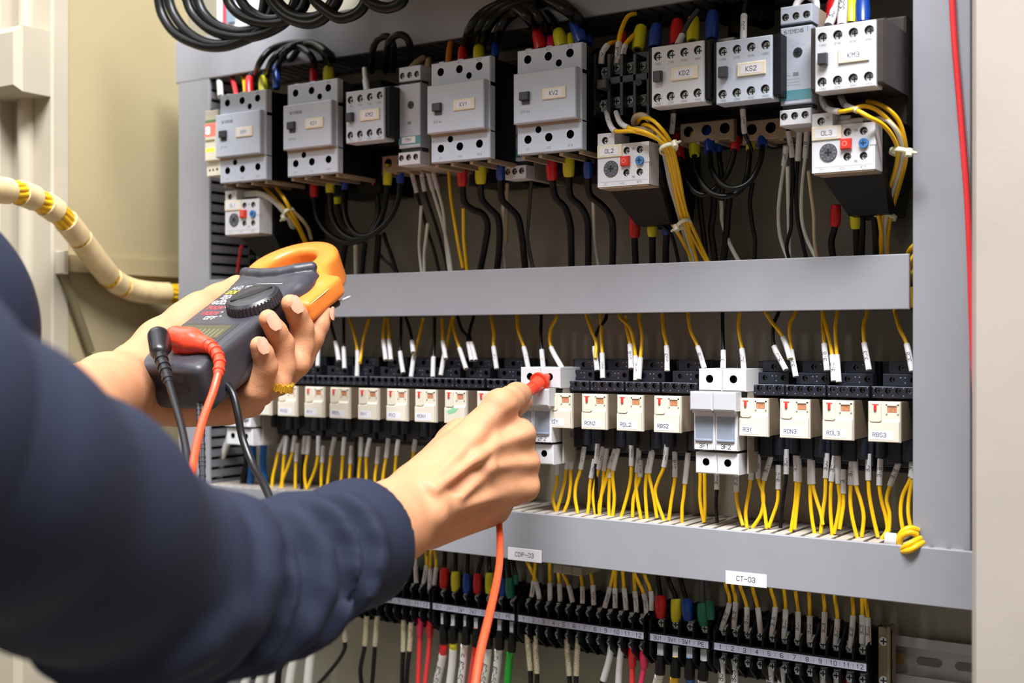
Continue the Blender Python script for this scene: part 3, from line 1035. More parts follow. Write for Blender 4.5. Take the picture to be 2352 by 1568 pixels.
# ---------------------------------------------------------------- fuse holders
def fuse_holder(u, v, left, right, label):
    t = thing('fuse_holder', label, 'fuse holder', (u, v - 40, 0), 'twin-pole fuse holders')
    A = lambda x: u + x
    z = lambda y: v - y
    for k in (0, 1):
        o = 18.7 * k
        MB().prism(rect(A(o + .1), A(o + 18.5), z(16.3), z(0)), 12, 70, [(A(o + 9), z(7.4), 3.0)], 12, n=16, ch=.8).build('upper_block', [M_WHITEP, M_HOLE], t)
        o = 17.9 * k
        hd = MB().box(A(o - .2), A(o + 17.7), z(30), z(16.2), 74, 85, 1.2)
        hd.build('handle', M_FUSEH, t)
        o = 17.0 * k - .6
        bd = MB().box(A(o + .1), A(o + 16.9), z(59), z(31), 12, 77, .8).box(A(o + .6), A(o + 16.4), z(32), z(29.5), 66, 80)
        bd.build('carrier', M_WHITEP, t)
        MB().box(A(o + 1.6), A(o + 15.4), z(51), z(34.5), 76.5, 77.3).box(A(o + 1.6), A(o + 15.4), z(52.6), z(51), 76.5, 78.6, .3).build('window', M_FUSEG, t)
        place(SCREW_M, 'terminal_screw', t, A(18.7 * k + 9), z(7.6), 60)
        lb = MB().prism(rect(A(o + .1), A(o + 16.9), z(76.5), z(61)), 12, 74, [(A(o + 8.6), z(68), 2.8)], 12, n=16, ch=.8)
        lb.build('lower_block', [M_WHITEP, M_HOLE], t)
        place(SCREW_M, 'terminal_screw', t, A(o + 8.6), z(68), 65)
        txt = (left, right)[k]
        if txt:
            tg = MB().box(A(o + 1.4), A(o + 15.6), z(58.6), z(53.4), 76.8, 77.2).build('name_tag', M_PAPER, t)
            MB().text(txt, A(o + 8.5), z(56), 77.28, 3.0).build('lettering', M_INK, tg)
    MB().box(A(35.8), A(37), z(76), z(15), 12, 64).build('side_plate', M_FUSEB, t)
    MB().text('RU', 0, 0, 0, 4.5, fn=lambda x, y: (A(37.06), z(54) + y, 50 - x)).build('side_lettering', M_INK, t)
    return t


fuse_holder(-549.4, -20.6, '2F1', '2F2', 'white twin fuse holder behind the right hand, red probe in it')
fuse_holder(-393.4, -20.0, '3F1', '3F2', 'white twin fuse holder tagged 3F1 and 3F2, right half of the row')
fuse_holder(-876.0, -20.4, '1F1', '1F2', 'white twin fuse holder at the left end of the relay row')


# ---------------------------------------------------------------- terminal blocks on the lower rail
def terminal_block(label, u0, marks, pitch, v=-229.2, front=45.0, lugs=None):
    n = len(marks)
    u1 = u0 + n * pitch
    t = thing('terminal_block', label, 'terminal block', (u0, v - 24, 0), 'black terminal blocks on the lower rail')
    MB().box(u0 - 4, u1 + 1, v - 24, v + 22, 8, front - 14, .8).box(u0 - 3, u1, v - 3.6, v + 3.6, 10, front - .3, .4).build('body', M_BLACK, t)
    wall = MB()
    # stepped partition: tall at the strip, falling away to the back top and bottom
    pr = [(-24, 10), (-24, front - 12), (-14, front + 1), (-5, front + 1), (-3.5, front - 1), (3.5, front - 1), (5, front + 1), (13, front + 1), (17, front - 6), (24, front - 12), (24, 10)]
    k = len(pr)
    vv = [(-.7, a, b) for a, b in pr] + [(.7, a, b) for a, b in pr]
    wall.add(vv, [tuple(range(k)), tuple(range(2 * k - 1, k - 1, -1))] + [(i, k + i, k + (i + 1) % k, (i + 1) % k) for i in range(k)])
    wm = wall.mesh('partition', M_BLACK)
    clampm = MB().box(-2.6, 2.6, -4, 4.4, front - 14, front - 7.5, .6).mesh('clamp_plate', M_STEEL)
    for i in range(n + 1):
        place(wm, 'partition', t, u0 + i * pitch, v, 0)
    big = pitch > 9.5
    for i in range(n):
        cu = u0 + (i + .5) * pitch
        for dv in (10.5, -10.5):
            place(clampm, 'clamp_plate', t, cu, v + dv, 0)
            place(SCREW_M if big else SCREW_S, 'terminal_screw', t, cu, v + dv, front - 6.2)
    st = MB().box(u0 - .5, u1 - .3, v - 2.7, v + 2.5, front - .4, front + .2).build('marker_strip', mat('strip_lilac', '#b9bad0', 0.5), t)
    mb = MB()
    for i, s in enumerate(marks):
        mb.text(s, u0 + (i + .5) * pitch, v, front + .26, 3.1 if len(s) < 3 else 2.9)
        mb.box(u0 + i * pitch - .1, u0 + i * pitch + .1, v - 1.5, v + 1.5, front + .2, front + .26)
    mb.build('lettering', M_INK, st)
    return t


N12 = [str(i) for i in range(1, 13)]
terminal_block('black terminal block numbered 1 to 12 at the right end', -391.5, N12, 9.63)
terminal_block('black terminal block marked 3U1 3V1 3W1 PE', -445.2, ['3U1', '3V1', '3W1', 'PE'], 12.2)
terminal_block('black terminal block numbered 1 to 12 under the CDP-03 sticker', -567.0, N12, 9.66)
terminal_block('black terminal block marked 2U1 to PE behind the hanging red lead', -655.2, ['2U1', '2V1', '2W1', '2W2', '2U2', '2V2', 'PE'], 12.0)
terminal_block('black terminal block ending at 12 beside the navy sleeve', -774.5, N12, 9.64)
# end clamp at the right of the strips
u, v, _ = P(2017, 1440, 34)
t = thing('end_clamp', 'brownish steel end clamp with two screws right of the terminal blocks', 'clamp', (u, v - 30, 0))
u1 = P(2046, 1440, 34)[0]
MB().box(u, u1, v - 50, v, 31, 34, .4).box(u1 - 2.5, u1, v - 50, v + 1.5, 22, 36, .3).box(u + 1, u1 - 4, v - 46, v - 4, 8, 31).build('bracket', M_BRACKET, t)
for py in (1472, 1562):
    p = P(2030, py, 34)
    place(SCREW_L, 'screw', t, p[0], p[1], 35)
p = P(2063, 1512, 10)
MB().frustum(p - [0, 0, 4], p, 4.6, 4.2, 14).build('rail_screw', mat('brass_screw', '#a8925a', 0.3, 0.8), t)

# moulded block of grey connectors clipped under the lower duct
u, v, _ = P(1270, 1300, 60)
t = thing('connector_strip', 'small row of beige clip-on blocks under the lower duct', 'connector', (u, v - 8, 0))
for k in range(3):
    MB().box(u + 9.4 * k, u + 9.4 * k + 8.8, v - 5, v + 2, 30, 60 + k, .6).build('block', mat('clip_beige', '#8f877a', 0.5), t)

# pale device far behind the coiled cables, at the top left
u, v, _ = P(497, 18, 30)
t = thing('circuit_breaker', 'pale module with a red stripe above the top duct', 'breaker', (u, v - 20, 0))
MB().box(u, u + 46, v - 24, v + 30, 2, 30, 1).build('body', M_WHITEP, t)
MB().box(u + 9, u + 14, v - 18, v + 20, 29.5, 30.4).build('red_stripe', mat('stripe_red', '#b8475a', 0.5), t)
MB().box(u + 17, u + 27, v - 18, v + 8, 29.5, 33).build('toggle', mat('toggle_blue_grey', '#8090a0', 0.5), t)
# ---------------------------------------------------------------- wires
WCOL = {'Y': (M_YEL, 'yellow'), 'K': (M_BLACKR, 'black'), 'W': (M_WHT, 'white'), 'B': (M_BEI, 'beige'), 'G': (M_GREYC, 'dark grey'), 'O': (M_ORANGE, 'orange'),
        'R': (M_REDC, 'red'), 'P': (mat('pink_wire', '#e0325a', 0.35), 'pink'), 'E': (M_GREENC, 'green'), 'L': (M_BLUEC, 'blue'), 'C': (M_WCAB, 'white')}
BOOT = {'r': (M_REDB, 'red'), 'y': (M_YELB, 'yellow'), 'b': (M_BLUEB, 'blue'), 'p': (M_PINKB, 'magenta'), 'g': (M_GREENB, 'green'), 'k': (M_BLACKR, 'black')}


RUNS = []


def nearest_relay(u):
    d = sorted((abs(u - a - 11), n) for a, n in RU)
    n = d[0][1]
    return 'the relay ' + n


def sleeve(par, path, arc, a, b, r, mark, m=None, name='marker_sleeve'):
    sel = path[a:b + 1]
    s = MB().tube(sel, r, 10).build(name, m or M_SLV, par)
    if mark:
        d = np.r_[0, np.cumsum(np.linalg.norm(np.diff(sel, axis=0), axis=1))]
        T, N, B = frames(sel)
        flip = 1 if T[len(T) // 2][1] > 0 else -1
        L = d[-1]

        def fn(x, y):
            s_ = min(max(L / 2 + x * flip, 0), L)
            i = min(int(np.searchsorted(d, s_)), len(d) - 1)
            i0 = max(i - 1, 0)
            f = 0 if d[i] == d[i0] else (s_ - d[i0]) / (d[i] - d[i0])
            p = sel[i0] + (sel[i] - sel[i0]) * f
            th = y / r * flip
            rr = r + 0.07
            n_, b_ = N[i], B[i]
            return p + rr * (n_ * math.cos(th) + b_ * math.sin(th))
        h = min(r * 1.25, L * .8 / (len(mark) * .9))
        MB().text(mark, 0, 0, 0, h, fn=fn, th=h * .14).build('lettering', M_INK, s)
    return s


def wire(pts, w0, w1, col, r=1.45, sl=None, mark='', boots=(), where='', label=None, group=None, per=6, sr=None, sm=None, nm='wire', cat='wire', slm=None):
    """pts: photo points, depth running from w0 to w1 (or given per point)"""
    n = len(pts)
    uvw = []
    for i, p in enumerate(pts):
        w = p[2] if len(p) > 2 else w0 + (w1 - w0) * i / max(n - 1, 1)
        uvw.append(P(p[0], p[1], w))
    path, ix = spline(uvw, per)
    org = tuple(path[0])
    o = MB().tube(path, r, 8).build(nm, WCOL[col][0], None, org)
    mx = float(np.mean([p[0] for p in pts]))
    tag(o, label or 'wire', cat, group, mx)
    if label is None:
        cn = WCOL[col][1]
        noun = 'cable' if boots or nm != 'wire' else 'wire'
        ex = (f'{BOOT[boots[0][2]][1]} end boot' if boots else (f'white sleeve marked {mark}' if mark else 'white sleeve') if sl and not slm else 'pale sleeve' if sl else '')
        RUNS.append((o, cn, noun, where, ex, mx))
    if sl:
        sls = sl if isinstance(sl[0], (tuple, list)) else [sl]
        for a, b in sls:
            sleeve(o, path, None, ix[a], ix[b], sr or r + .65, mark, slm)
    for bt in boots:
        a, b, c = bt[:3]
        k = bt[3] if len(bt) > 3 else r + 1.1
        sel = path[ix[a]:ix[b] + 1]
        m = len(sel)
        t = np.linspace(0, 1, m)
        prof = k * (1 - .16 * np.abs(2 * t - 1) ** 3)
        MB().tube(sel, prof, 12).build('end_boot', BOOT[c][0], o)
    return o


def crop(ox, oy, s, txt):
    out = []
    for p in txt.split():
        q = p.split(',')
        c = [ox + float(q[0]) / s, oy + float(q[1]) / s]
        if len(q) > 2:
            c.append(float(q[2]))
        out.append(tuple(c))
    return out


def batch(ox, oy, s, rows, w0, w1, r=1.45, where=None, group=None, fixed=None, **kw):
    for row in rows.strip().splitlines():
        f = [x.strip() for x in row.split(';')]
        col, pts = f[0], crop(ox, oy, s, f[1])
        sl = tuple(int(c) for c in f[2].split(',')) if len(f) > 2 and f[2] else None
        mark = f[3] if len(f) > 3 else ''
        boots = []
        if len(f) > 4 and f[4]:
            for b in f[4].split():
                q = b.split(',')
                boots.append((int(q[0]), int(q[1]), q[2]) + ((float(q[3]),) if len(q) > 3 else ()))
        rr = float(f[5]) if len(f) > 5 and f[5] else r
        e = pts[-1] if (sl and sl[1] == len(pts) - 1) else pts[0]
        wh = fixed or where(P(e[0], e[1], 50)[0])
        wire(pts, w0, w1, col, rr, sl, mark, boots, wh, None, group, **kw)


above = lambda u: 'above ' + nearest_relay(u)
under = lambda u: 'below ' + nearest_relay(u)
# between the upper duct and the relay sockets
G1 = 'wires dropping to the relay sockets'
batch(1040, 700, 3.92, '''
Y;0,100 5,190 20,260 60,390 120,575;3,4
K;40,100 80,220 130,280 140,340 170,500;3,4
K;190,100 155,220 150,280 165,340 205,500;3,4
Y;350,100 355,160 370,260 368,375 395,575;3,4;12
Y;575,70 580,130 590,230 640,380 680,570;3,4;17
K;797,80 795,150 792,260 800,405 815,570;3,4;2L
Y;940,70 928,125 880,230 885,380 985,570;3,4
Y;1200,60 1212,120 1255,240 1290,340 1285,480
K;1385,90 1370,140 1300,240 1278,375 1300,590;3,4;202
Y;1330,60 1333,120 1335,260 1345,435 1350,660;3,4;221
Y;1555,100 1562,190 1578,270 1595,355 1605,570;3,4;219
Y;1500,60 1512,120 1600,220 1645,460 1648,680;3,4;210
Y;1675,70 1682,150 1705,290 1690,475 1675,670;3,4
Y;1885,60 1890,140 1900,250 1925,370 1930,595;3,4;223
Y;2115,30 2120,100 2140,230 2205,375 2265,575;3,4;208
''', 32, 52, where=above, group=G1)
batch(1560, 640, 3.92, '''
K;390,270 390,350 392,480 398,645 395,810;3,4;3L
Y;560,250 543,330 535,450 565,630 582,815;3,4;304
Y;770,240 785,310 835,390 935,525 1000,720;3,4
K;900,250 888,320 850,420 855,605 960,820;3,4;302
Y;1060,230 1040,320 992,430 1008,640 1050,880;3,4;321
Y;1290,230 1293,430 1300,500 1305,585 1330,825;3,4;319
Y;1285,230 1296,310 1325,440 1377,685 1392,920;3,4;310
Y;1430,230 1422,320 1405,450 1420,685 1437,930;3,4
Y;1700,230 1688,320 1660,420 1667,577 1708,820;3,4;323
Y;1930,220 1946,315 1985,450 2047,587 2098,832;3,4;308
''', 32, 52, where=above, group=G1)
batch(440, 720, 3.564, '''
K;980,40 985,200 975,300 945,445;2,3
Y;1060,50 1050,150 1040,245 1032,430;2,3
K;1130,30 1150,120 1180,230 1205,385;2,3
K;1245,30 1246,150 1246,275 1252,450;2,3
Y;1290,30 1325,140 1358,305 1355,515;2,3
Y;1455,40 1415,180 1385,360 1378,400
Y;1585,40 1573,140 1572,215 1590,380;2,3
Y;1610,40 1618,140 1618,215 1632,380;2,3
K;1715,20 1714,160 1708,312 1732,485;2,3
K;1755,30 1790,140 1805,225 1815,320;2,3
Y;1895,40 1865,180 1822,345 1797,520;2,3
K;1990,30 1988,200 1980,355 1975,520;2,3
Y;2050,40 2055,140 2058,225 2080,370;2,3
Y;2130,50 2105,180 2072,325 2040,505;2,3
''', 32, 52, where=above, group=G1)
# from the relay sockets down into the lower duct
G2 = 'wires from the relay sockets into the lower duct'
batch(1040, 960, 3.92, '''
Y;940,380 940,515 935,600 903,720 935,860;0,1
Y;1075,260 1022,460 1010,560 970,720 930,860;0,1;20
Y;1087,265 1062,460 1060,600 1040,740 1000,850;0,1
Y;1185,255 1150,460 1110,600 1103,720 1125,860;0,1;211
Y;1278,370 1245,540 1232,640 1228,740 1215,860;0,1;20
K;1310,200 1290,410 1292,560 1290,680 1300,860;0,1;201
Y;1355,255 1312,460 1280,600 1265,720 1290,900;0,1;20
Y;1390,260 1362,475 1352,600 1335,720 1320,880;0,1
Y;1470,260 1408,450 1368,600 1325,750 1300,900;0,1;212
Y;1490,270 1442,470 1446,600 1455,720 1440,890;0,1
Y;1412,470 1412,540 1410,650 1405,760 1408,880;0,1
Y;1610,200 1608,430 1600,560 1565,720 1515,890;0,1;220
Y;1678,270 1660,490 1650,600 1662,720 1695,910;0,1;20
Y;1690,380 1685,530 1650,640 1625,740 1618,890;0,1;211
Y;1795,280 1747,495 1735,640 1740,780 1752,940;0,1;214
Y;1800,300 1768,495 1790,620 1815,740 1838,900;0,1
Y;1930,240 1900,440 1850,560 1825,690 1905,930;0,1;204
Y;2000,300 2000,530 1985,640 1965,760 1945,920;0,1;219
Y;2120,310 2090,590 2080,700 2065,810 2065,970;0,1
Y;2225,440 2228,560 2225,700 2238,820 2262,940
Y;2265,440 2268,560 2270,700 2272,800 2265,935
''', 44, 50, where=under, group=G2)
batch(1640, 960, 3.92, '''
K;25,470 25,645 18,740 20,830 28,945;0,1;300
Y;205,470 202,665 212,780 235,880 260,965;0,1;305
Y;355,320 330,555 308,700 285,850 300,1010;0,1;30
Y;400,325 402,545 445,700 425,860 345,990;0,1;30
Y;515,340 450,560 438,700 458,850 475,995;0,1;311
Y;580,420 578,640 570,760 530,880 490,985;0,1;310
K;650,280 650,505 632,660 610,820 598,990;0,1;301
Y;738,335 742,570 735,720 715,870 692,1025;0,1;30
Y;760,340 768,575 755,720 740,850 725,1000;0,1
Y;865,360 865,595 868,740 882,900 912,1080;0,1
Y;885,380 890,595 925,740 960,850 980,960;0,1
Y;1015,315 1005,540 1000,700 980,850 960,1040;0,1;320
Y;1090,335 1057,570 1050,700 1050,860 1068,1075;0,1;30
Y;1118,340 1120,590 1132,730 1115,880 1080,1040;0,1
Y;1165,460 1165,680 1165,780 1150,880 1130,1000;0,1;3
Y;1242,360 1230,600 1228,760 1250,920 1298,1115;0,1;314
Y;1270,370 1280,605 1320,740 1348,890 1330,1070;0,1
Y;1390,320 1390,560 1400,700 1432,880 1475,1070;0,1;324
Y;1500,365 1490,605 1510,750 1545,880 1560,1000 1515,1080 1510,1130;0,1;319
Y;1668,390 1585,610 1555,740 1580,860 1575,1000 1550,1060;0,1;316
Y;1785,320 1772,530 1700,690 1680,850 1705,1040;0,1;310
Y;1795,400 1785,545 1755,720 1750,860 1775,1000;0,1
''', 44, 52, where=under, group=G2)
batch(440, 720, 3.564, '''
Y;770,1000 712,1130 690,1230 665,1340 655,1460;0,1
Y;780,1000 760,1150 750,1260 742,1350 742,1460;0,1
Y;848,1000 828,1130 790,1250 745,1360 715,1470;0,1
Y;872,1060 856,1210 852,1290 850,1360 850,1440;0,1
Y;962,1000 947,1150 930,1250 928,1360 948,1480;0,1
Y;1040,1000 1035,1160 1010,1280 965,1390 925,1480;0,1
Y;1080,1080 1070,1220 1062,1320 1060,1450;0,1
Y;1172,1010 1142,1160 1130,1260 1118,1350 1108,1450;0,1
Y;1252,1010 1240,1160 1232,1260 1225,1350 1218,1440;0,1
Y;1312,1080 1300,1230 1294,1320 1290,1430;0,1
Y;1390,1010 1382,1170 1372,1270 1362,1420;0,1
Y;1460,1015 1432,1170 1430,1280 1428,1420;0,1
Y;1532,1090 1517,1230 1503,1320 1498,1420;0,1
Y;1612,1020 1592,1180 1575,1280 1560,1400;0,1
Y;1692,1030 1677,1160 1668,1260 1660,1400;0,1
Y;1832,1030 1817,1130 1805,1260 1800,1400;0,1
K;930,1000 915,1150 905,1300 900,1440;0,1
K;1342,1020 1342,1200 1335,1320 1330,1430
''', 44, 50, where=under, group=G2)
batch(440, 720, 3.564, '''
W;325,965 300,1040 250,1180 230,1300 220,1450
K;440,1060 455,1200 430,1330 420,1440
L;500,1090 490,1250 480,1440
L;590,1080 585,1200 590,1300 600,1440
''', 44, 44, r=3.2, fixed='below the left fuse holder', group='cables below the left fuse holder')

# from the lower duct into the terminal blocks
G3 = 'wires entering the tops of the terminal blocks'
batch(900, 1200, 4.26, '''
Y;330,230 333,290 340,415 310,600;2,3;212
Y;385,230 380,300 375,445 370,655;2,3;211
Y;405,230 425,310 432,435 415,610;2,3
W;225,300 230,360 232,430 240,590;2,3
Y;1300,330 1328,395 1370,480 1410,575 1445,745;3,4
Y;1408,340 1404,400 1397,480 1388,570 1368,725;3,4;202
Y;1543,350 1545,430 1546,590 1548,765;2,3
Y;1620,420 1628,500 1640,600 1648,770;2,3
Y;1645,400 1668,480 1730,615 1770,780;2,3
''', 32, 38, fixed='above the CDP-03 terminal block', group=G3)
batch(1300, 1200, 4.26, '''
Y;140,420 147,510 160,625 162,790;2,3;220
Y;235,400 243,490 262,610 272,805;2,3;221
Y;470,410 465,490 432,630 378,830;2,3;222
Y;495,420 488,510 480,640 482,835;2,3;223
Y;550,420 557,510 568,640 590,855;2,3;224
Y;662,430 667,520 675,670 692,880;2,3;205
Y;650,430 680,520 762,695 792,905;2,3;206
Y;745,440 775,530 830,672 838,860;2,3
''', 32, 38, fixed='left of the terminal 3U1', group=G3)
batch(1300, 1200, 4.26, '''
Y;1545,540 1565,620 1600,785 1518,1050;2,3;316
Y;1620,540 1633,630 1660,775 1642,1040;2,3;316
Y;1680,550 1710,640 1768,825 1765,1065;2,3;317
Y;1815,560 1828,650 1875,830 1905,1080;2,3
Y;1990,590 2012,680 2047,825 2012,1105;2,3;319
''', 32, 38, fixed='above the right terminal block', group=G3)
batch(1700, 1200, 3.607, '''
Y;355,500 365,575 377,715 362,960;2,3;320
Y;455,510 461,590 480,735 478,970;2,3;321
Y;568,520 571,605 578,770 572,990;2,3;322
Y;686,535 691,620 700,738 690,1000;2,3;323
Y;775,545 787,635 806,796 790,1012;2,3;324
Y;928,560 931,650 936,768 915,1040;2,3;305
Y;1008,570 1010,660 1012,765 1010,1000;2,3;306
Y;1025,570 1042,660 1057,786 1062,1010;2,3;300
''', 32, 38, fixed='above the right terminal block', group=G3)
G4 = 'thick cables with coloured boots above the terminal blocks'
batch(900, 1200, 4.26, '''
K;520,250 518,360 515,440 510,640;;;2,3,r,4.2
K;625,270 625,380 624,478 626,670;;;2,3,y,4.2
K;745,300 742,400 738,500 735,690;;;2,3,b,4
K;890,310 865,410 842,498 838,692;;;2,3,r,4
K;950,330 953,420 957,490 956,692;;;2,3,y,4
K;1080,350 1085,440 1088,540 1085,720;;;2,3,b,3.6
K;1130,350 1140,430 1152,540 1158,740;;;2,3,g,4.2
K;1180,360 1195,440 1212,510 1218,610;;;2,3,g,2.2
''', 32, 38, r=2.0, fixed='above the terminals marked 2U1', group=G4)
batch(1300, 1200, 4.26, '''
K;895,480 905,600 920,712 932,935;;;2,3,r,4.5
K;975,490 1025,620 1075,746 1080,970;;;2,3,y,4.5
K;1110,510 1140,630 1172,742 1200,960;;;2,3,b,4.5
G;1330,540 1335,650 1338,785 1352,1010;;;2,3,g,4.8
G;1385,550 1395,650 1405,762 1418,950;;;2,3,g,3.4
''', 32, 38, r=2.2, fixed='above the terminals marked 3U1', group=G4)

# below the terminal blocks
G5 = 'wires leaving the bottoms of the terminal blocks'
M_SLV2 = mat('bead_sleeve', '#b9ad93', 0.5, 0, 0.5, 900)
batch(900, 1200, 4.26, '''
K;118,950 112,1255 104,1400 98,1660;0,1
K;192,970 172,1250 155,1400 138,1660;0,1
K;1325,1090 1355,1440 1358,1540 1358,1660;0,1
K;1402,1100 1420,1470 1420,1560 1420,1660;0,1
K;1712,1130 1735,1490 1740,1570 1742,1660;0,1
K;1822,1130 1805,1490 1803,1570 1802,1660;0,1
''', 36, 30, r=2.0, fixed='below the CDP-03 terminal block', group=G5, slm=M_SLV2, sr=2.5)
batch(900, 1200, 4.26, '''
R;285,930 278,1010 275,1105 265,1350 255,1660;;;0,2,p,3.2
R;375,960 370,1030 372,1110 358,1300 315,1660;;;0,2,r,3.2
''', 36, 30, r=2.2, fixed='below the terminal block ending at 12', group=G5)
batch(500, 1168, 3.92, '''
K;1345,960 1325,1228 1295,1380 1285,1480 1305,1640;0,1
K;1440,960 1417,1232 1405,1400 1385,1640;0,1
K;1135,980 1146,1195 1132,1290 1030,1440 850,1640;0,1
''', 36, 30, r=2.0, fixed='below the navy forearm', group=G5, slm=M_SLV2, sr=2.6)
batch(1300, 1200, 4.26, '''
K;445,1200 425,1330 365,1540 330,1640;0,2
K;545,1220 530,1330 518,1480 510,1640;0,3
R;655,1200 648,1290 648,1400 645,1660;;;0,2,r,3.6
P;768,1220 762,1310 764,1410 715,1660;;;0,2,p,3.6
''', 36, 30, r=2.2, fixed='below the CDP-03 terminal block end', group=G5, sr=2.8)
batch(1300, 1200, 4.26, '''
K;1510,1310 1522,1400 1528,1660;0,2;304
K;1640,1320 1648,1420 1652,1660;0,2;303
K;2000,1390 1998,1480 2000,1660;0,2;311
K;2115,1400 2110,1500 2105,1660;0,2
''', 36, 30, r=2.0, fixed='below the right terminal block', group=G5, sr=2.9)
batch(1700, 1200, 3.607, '''
K;690,1240 690,1300 690,1420;0,2
K;800,1250 805,1310 808,1420;0,2
R;905,1260 895,1310 890,1420
O;1030,1270 1022,1320 1018,1420
''', 36, 30, r=2.2, fixed='below the right end of the terminal block', group=G5, sr=2.9)


def lug_cable(ox, oy, s, pts, band, body, mark, wh, r=3.6):
    pp = crop(ox, oy, s, pts)
    uvw = [P(x, y, w) for (x, y), w in zip(pp, (40, 40, 38, 34, 30))]
    path, ix = spline(uvw, 5)
    o = MB().tube(path, r * .8, 10).build('motor_cable', WCOL[body][0], None, tuple(path[0]))
    tag(o, f'{WCOL[body][1]} motor cable ' + wh, 'cable', 'motor cables with black lugs below the terminal blocks', pp[2][0])
    MB().tube(path[:ix[1] + 1], [r * 1.12 - .25 * r * (k < 2) for k in range(ix[1] + 1)], 12).build('end_boot', M_BLACKR, o)
    MB().box(path[0][0] - 2.8, path[0][0] + 2.8, path[0][1] - 2, path[0][1] + 9, 38.5, 40.5, .4).build('lug', M_STEEL, o)
    if band:
        MB().tube(path[ix[1]:ix[2] + 1], r * .95, 12).build('colour_band', BOOT[band][0] if band in BOOT else M_WCAB, o)
    sleeve(o, path, None, ix[2], ix[4], r, mark, WCOL[body][0], 'printed_sheath')


CA_ = (900, 1200, 4.26)
lug_cable(*CA_, '505,985 510,1180 500,1280 470,1440 425,1640', 'r', 'C', 'CDP-03 U', 'with a red band, printed CDP-03 U')
lug_cable(*CA_, '605,1000 602,1172 602,1230 590,1400 560,1640', 'y', 'C', '', 'with a yellow band, left of the red lead')
lug_cable(*CA_, '728,1010 725,1185 712,1200 700,1380 668,1640', '', 'C', 'CDP-03 P', 'printed CDP-03 P above a blue end')
lug_cable(*CA_, '830,1030 828,1205 820,1290 800,1430 770,1640', 'r', 'R', '', 'all red, beside the hanging red lead')
lug_cable(*CA_, '945,1060 945,1225 940,1240 925,1420 890,1640', '', 'C', 'CDP-03 V', 'printed CDP-03 V right of the red lead')
lug_cable(*CA_, '1060,1050 1055,1235 1045,1245 1030,1420 1000,1640', '', 'C', 'CDP-03 W2', 'printed CDP-03 W2')
lug_cable(*CA_, '1180,1070 1172,1260 1160,1275 1145,1420 1125,1640', '', 'E', '', 'bright green below the terminal PE', 3.2)
CB_ = (1300, 1200, 4.26)
lug_cable(*CB_, '925,1290 920,1480 912,1500 895,1560 870,1660', '', 'C', '', 'white, below the terminal 3U1')
lug_cable(*CB_, '1075,1310 1070,1505 1064,1520 1058,1570 1052,1660', '', 'Y', '', 'yellow, below the terminal 3V1')
lug_cable(*CB_, '1210,1320 1212,1525 1214,1535 1216,1580 1218,1660', '', 'L', '', 'blue, below the terminal 3W1')
lug_cable(*CB_, '1348,1345 1340,1535 1336,1545 1334,1590 1330,1660', '', 'C', '', 'white, below the right terminal PE')
o = None
for i, (pts, top, lab) in enumerate((('850,1165 850,1235 840,1300 825,1430 805,1640', M_GREENC, 'with a green end under the navy forearm'),
                                      ('700,1260 690,1320 678,1380 660,1480 635,1640', M_GREYC, 'with a grey end under the navy forearm'),
                                      ('540,1270 530,1310 522,1360 505,1480 480,1640', M_WCAB, 'third from the right under the navy forearm'),
                                      ('430,1320 420,1360 405,1400 390,1500 360,1640', M_WCAB, 'fourth from the right under the navy forearm'),
                                      ('290,1360 285,1400 275,1430 258,1520 230,1640', M_WCAB, 'fifth from the right under the navy forearm'))):
    pp = [P(x, y, 30) for x, y in crop(500, 1168, 3.92, pts)]
    path, ix = spline(pp, 5)
    o = MB().tube(path[ix[1]:], 4.4, 10).build('sheathed_cable', M_WCAB, None, tuple(path[0]))
    tag(o, 'thick white cable ' + lab, 'cable', 'white cables at the bottom left', 600 + 10 * i)
    MB().tube(path[:ix[1] + 1], 3.6, 10).build('cable_end', top, o)
batch(500, 1168, 3.92, '''
K;600,1250 570,1340 550,1460 535,1640
G;90,1450 95,1500 90,1560 80,1640
''', 32, 30, r=3.2, fixed='between the white cables at the bottom left', group='dark cables at the bottom left')

# ---------------------------------------------------------------- upper field
UP = 'wires between the contactors and the upper duct'
batch(460, 360, 3.92, '''
K;1025,180,60 1025,365,60 1050,540,60 1150,690,60 1300,768,62 1450,745,62 1560,640,58 1605,480,55 1575,260,52 1560,100,52;;;0,1,r,4 8,9,r,3.8
K;1172,160,66 1168,325,66 1185,520,66 1260,670,66 1390,742,67 1530,700,66 1640,520,62 1682,255,62 1684,70,62;;;0,1,y,4.2 7,8,y,4.2
K;1306,200,62 1300,300,62 1305,520,66 1360,650,70 1440,712,72 1560,690,70 1700,560,64 1775,400,60 1797,240,58 1800,100,58;;;0,1,b,3.4 8,9,b,3.8
''', 60, 60, r=2.7, fixed='looping between KD1 and KM2', group='black loops between KD1 and KM2')
batch(460, 360, 3.92, '''
K;1240,240,50 1238,425,50 1270,560,48 1330,660,46 1420,700,46;;;0,1,y,3.6;2.4
K;1310,770 1300,850 1290,900 1262,1110;;;;2.6
K;1485,770 1475,850 1465,950 1452,1110;;;;2.4
W;1400,790 1402,880 1404,980 1406,1110;;;;2.2
K;1605,700 1600,800 1590,930 1578,1110;;;;3
K;1650,680 1680,780 1715,870 1785,1090;;;;1.9
K;1612,870 1650,920 1720,980 1800,1090;;;;1.4
''', 40, 36, fixed='dropping behind the loops under KM2', group=UP)
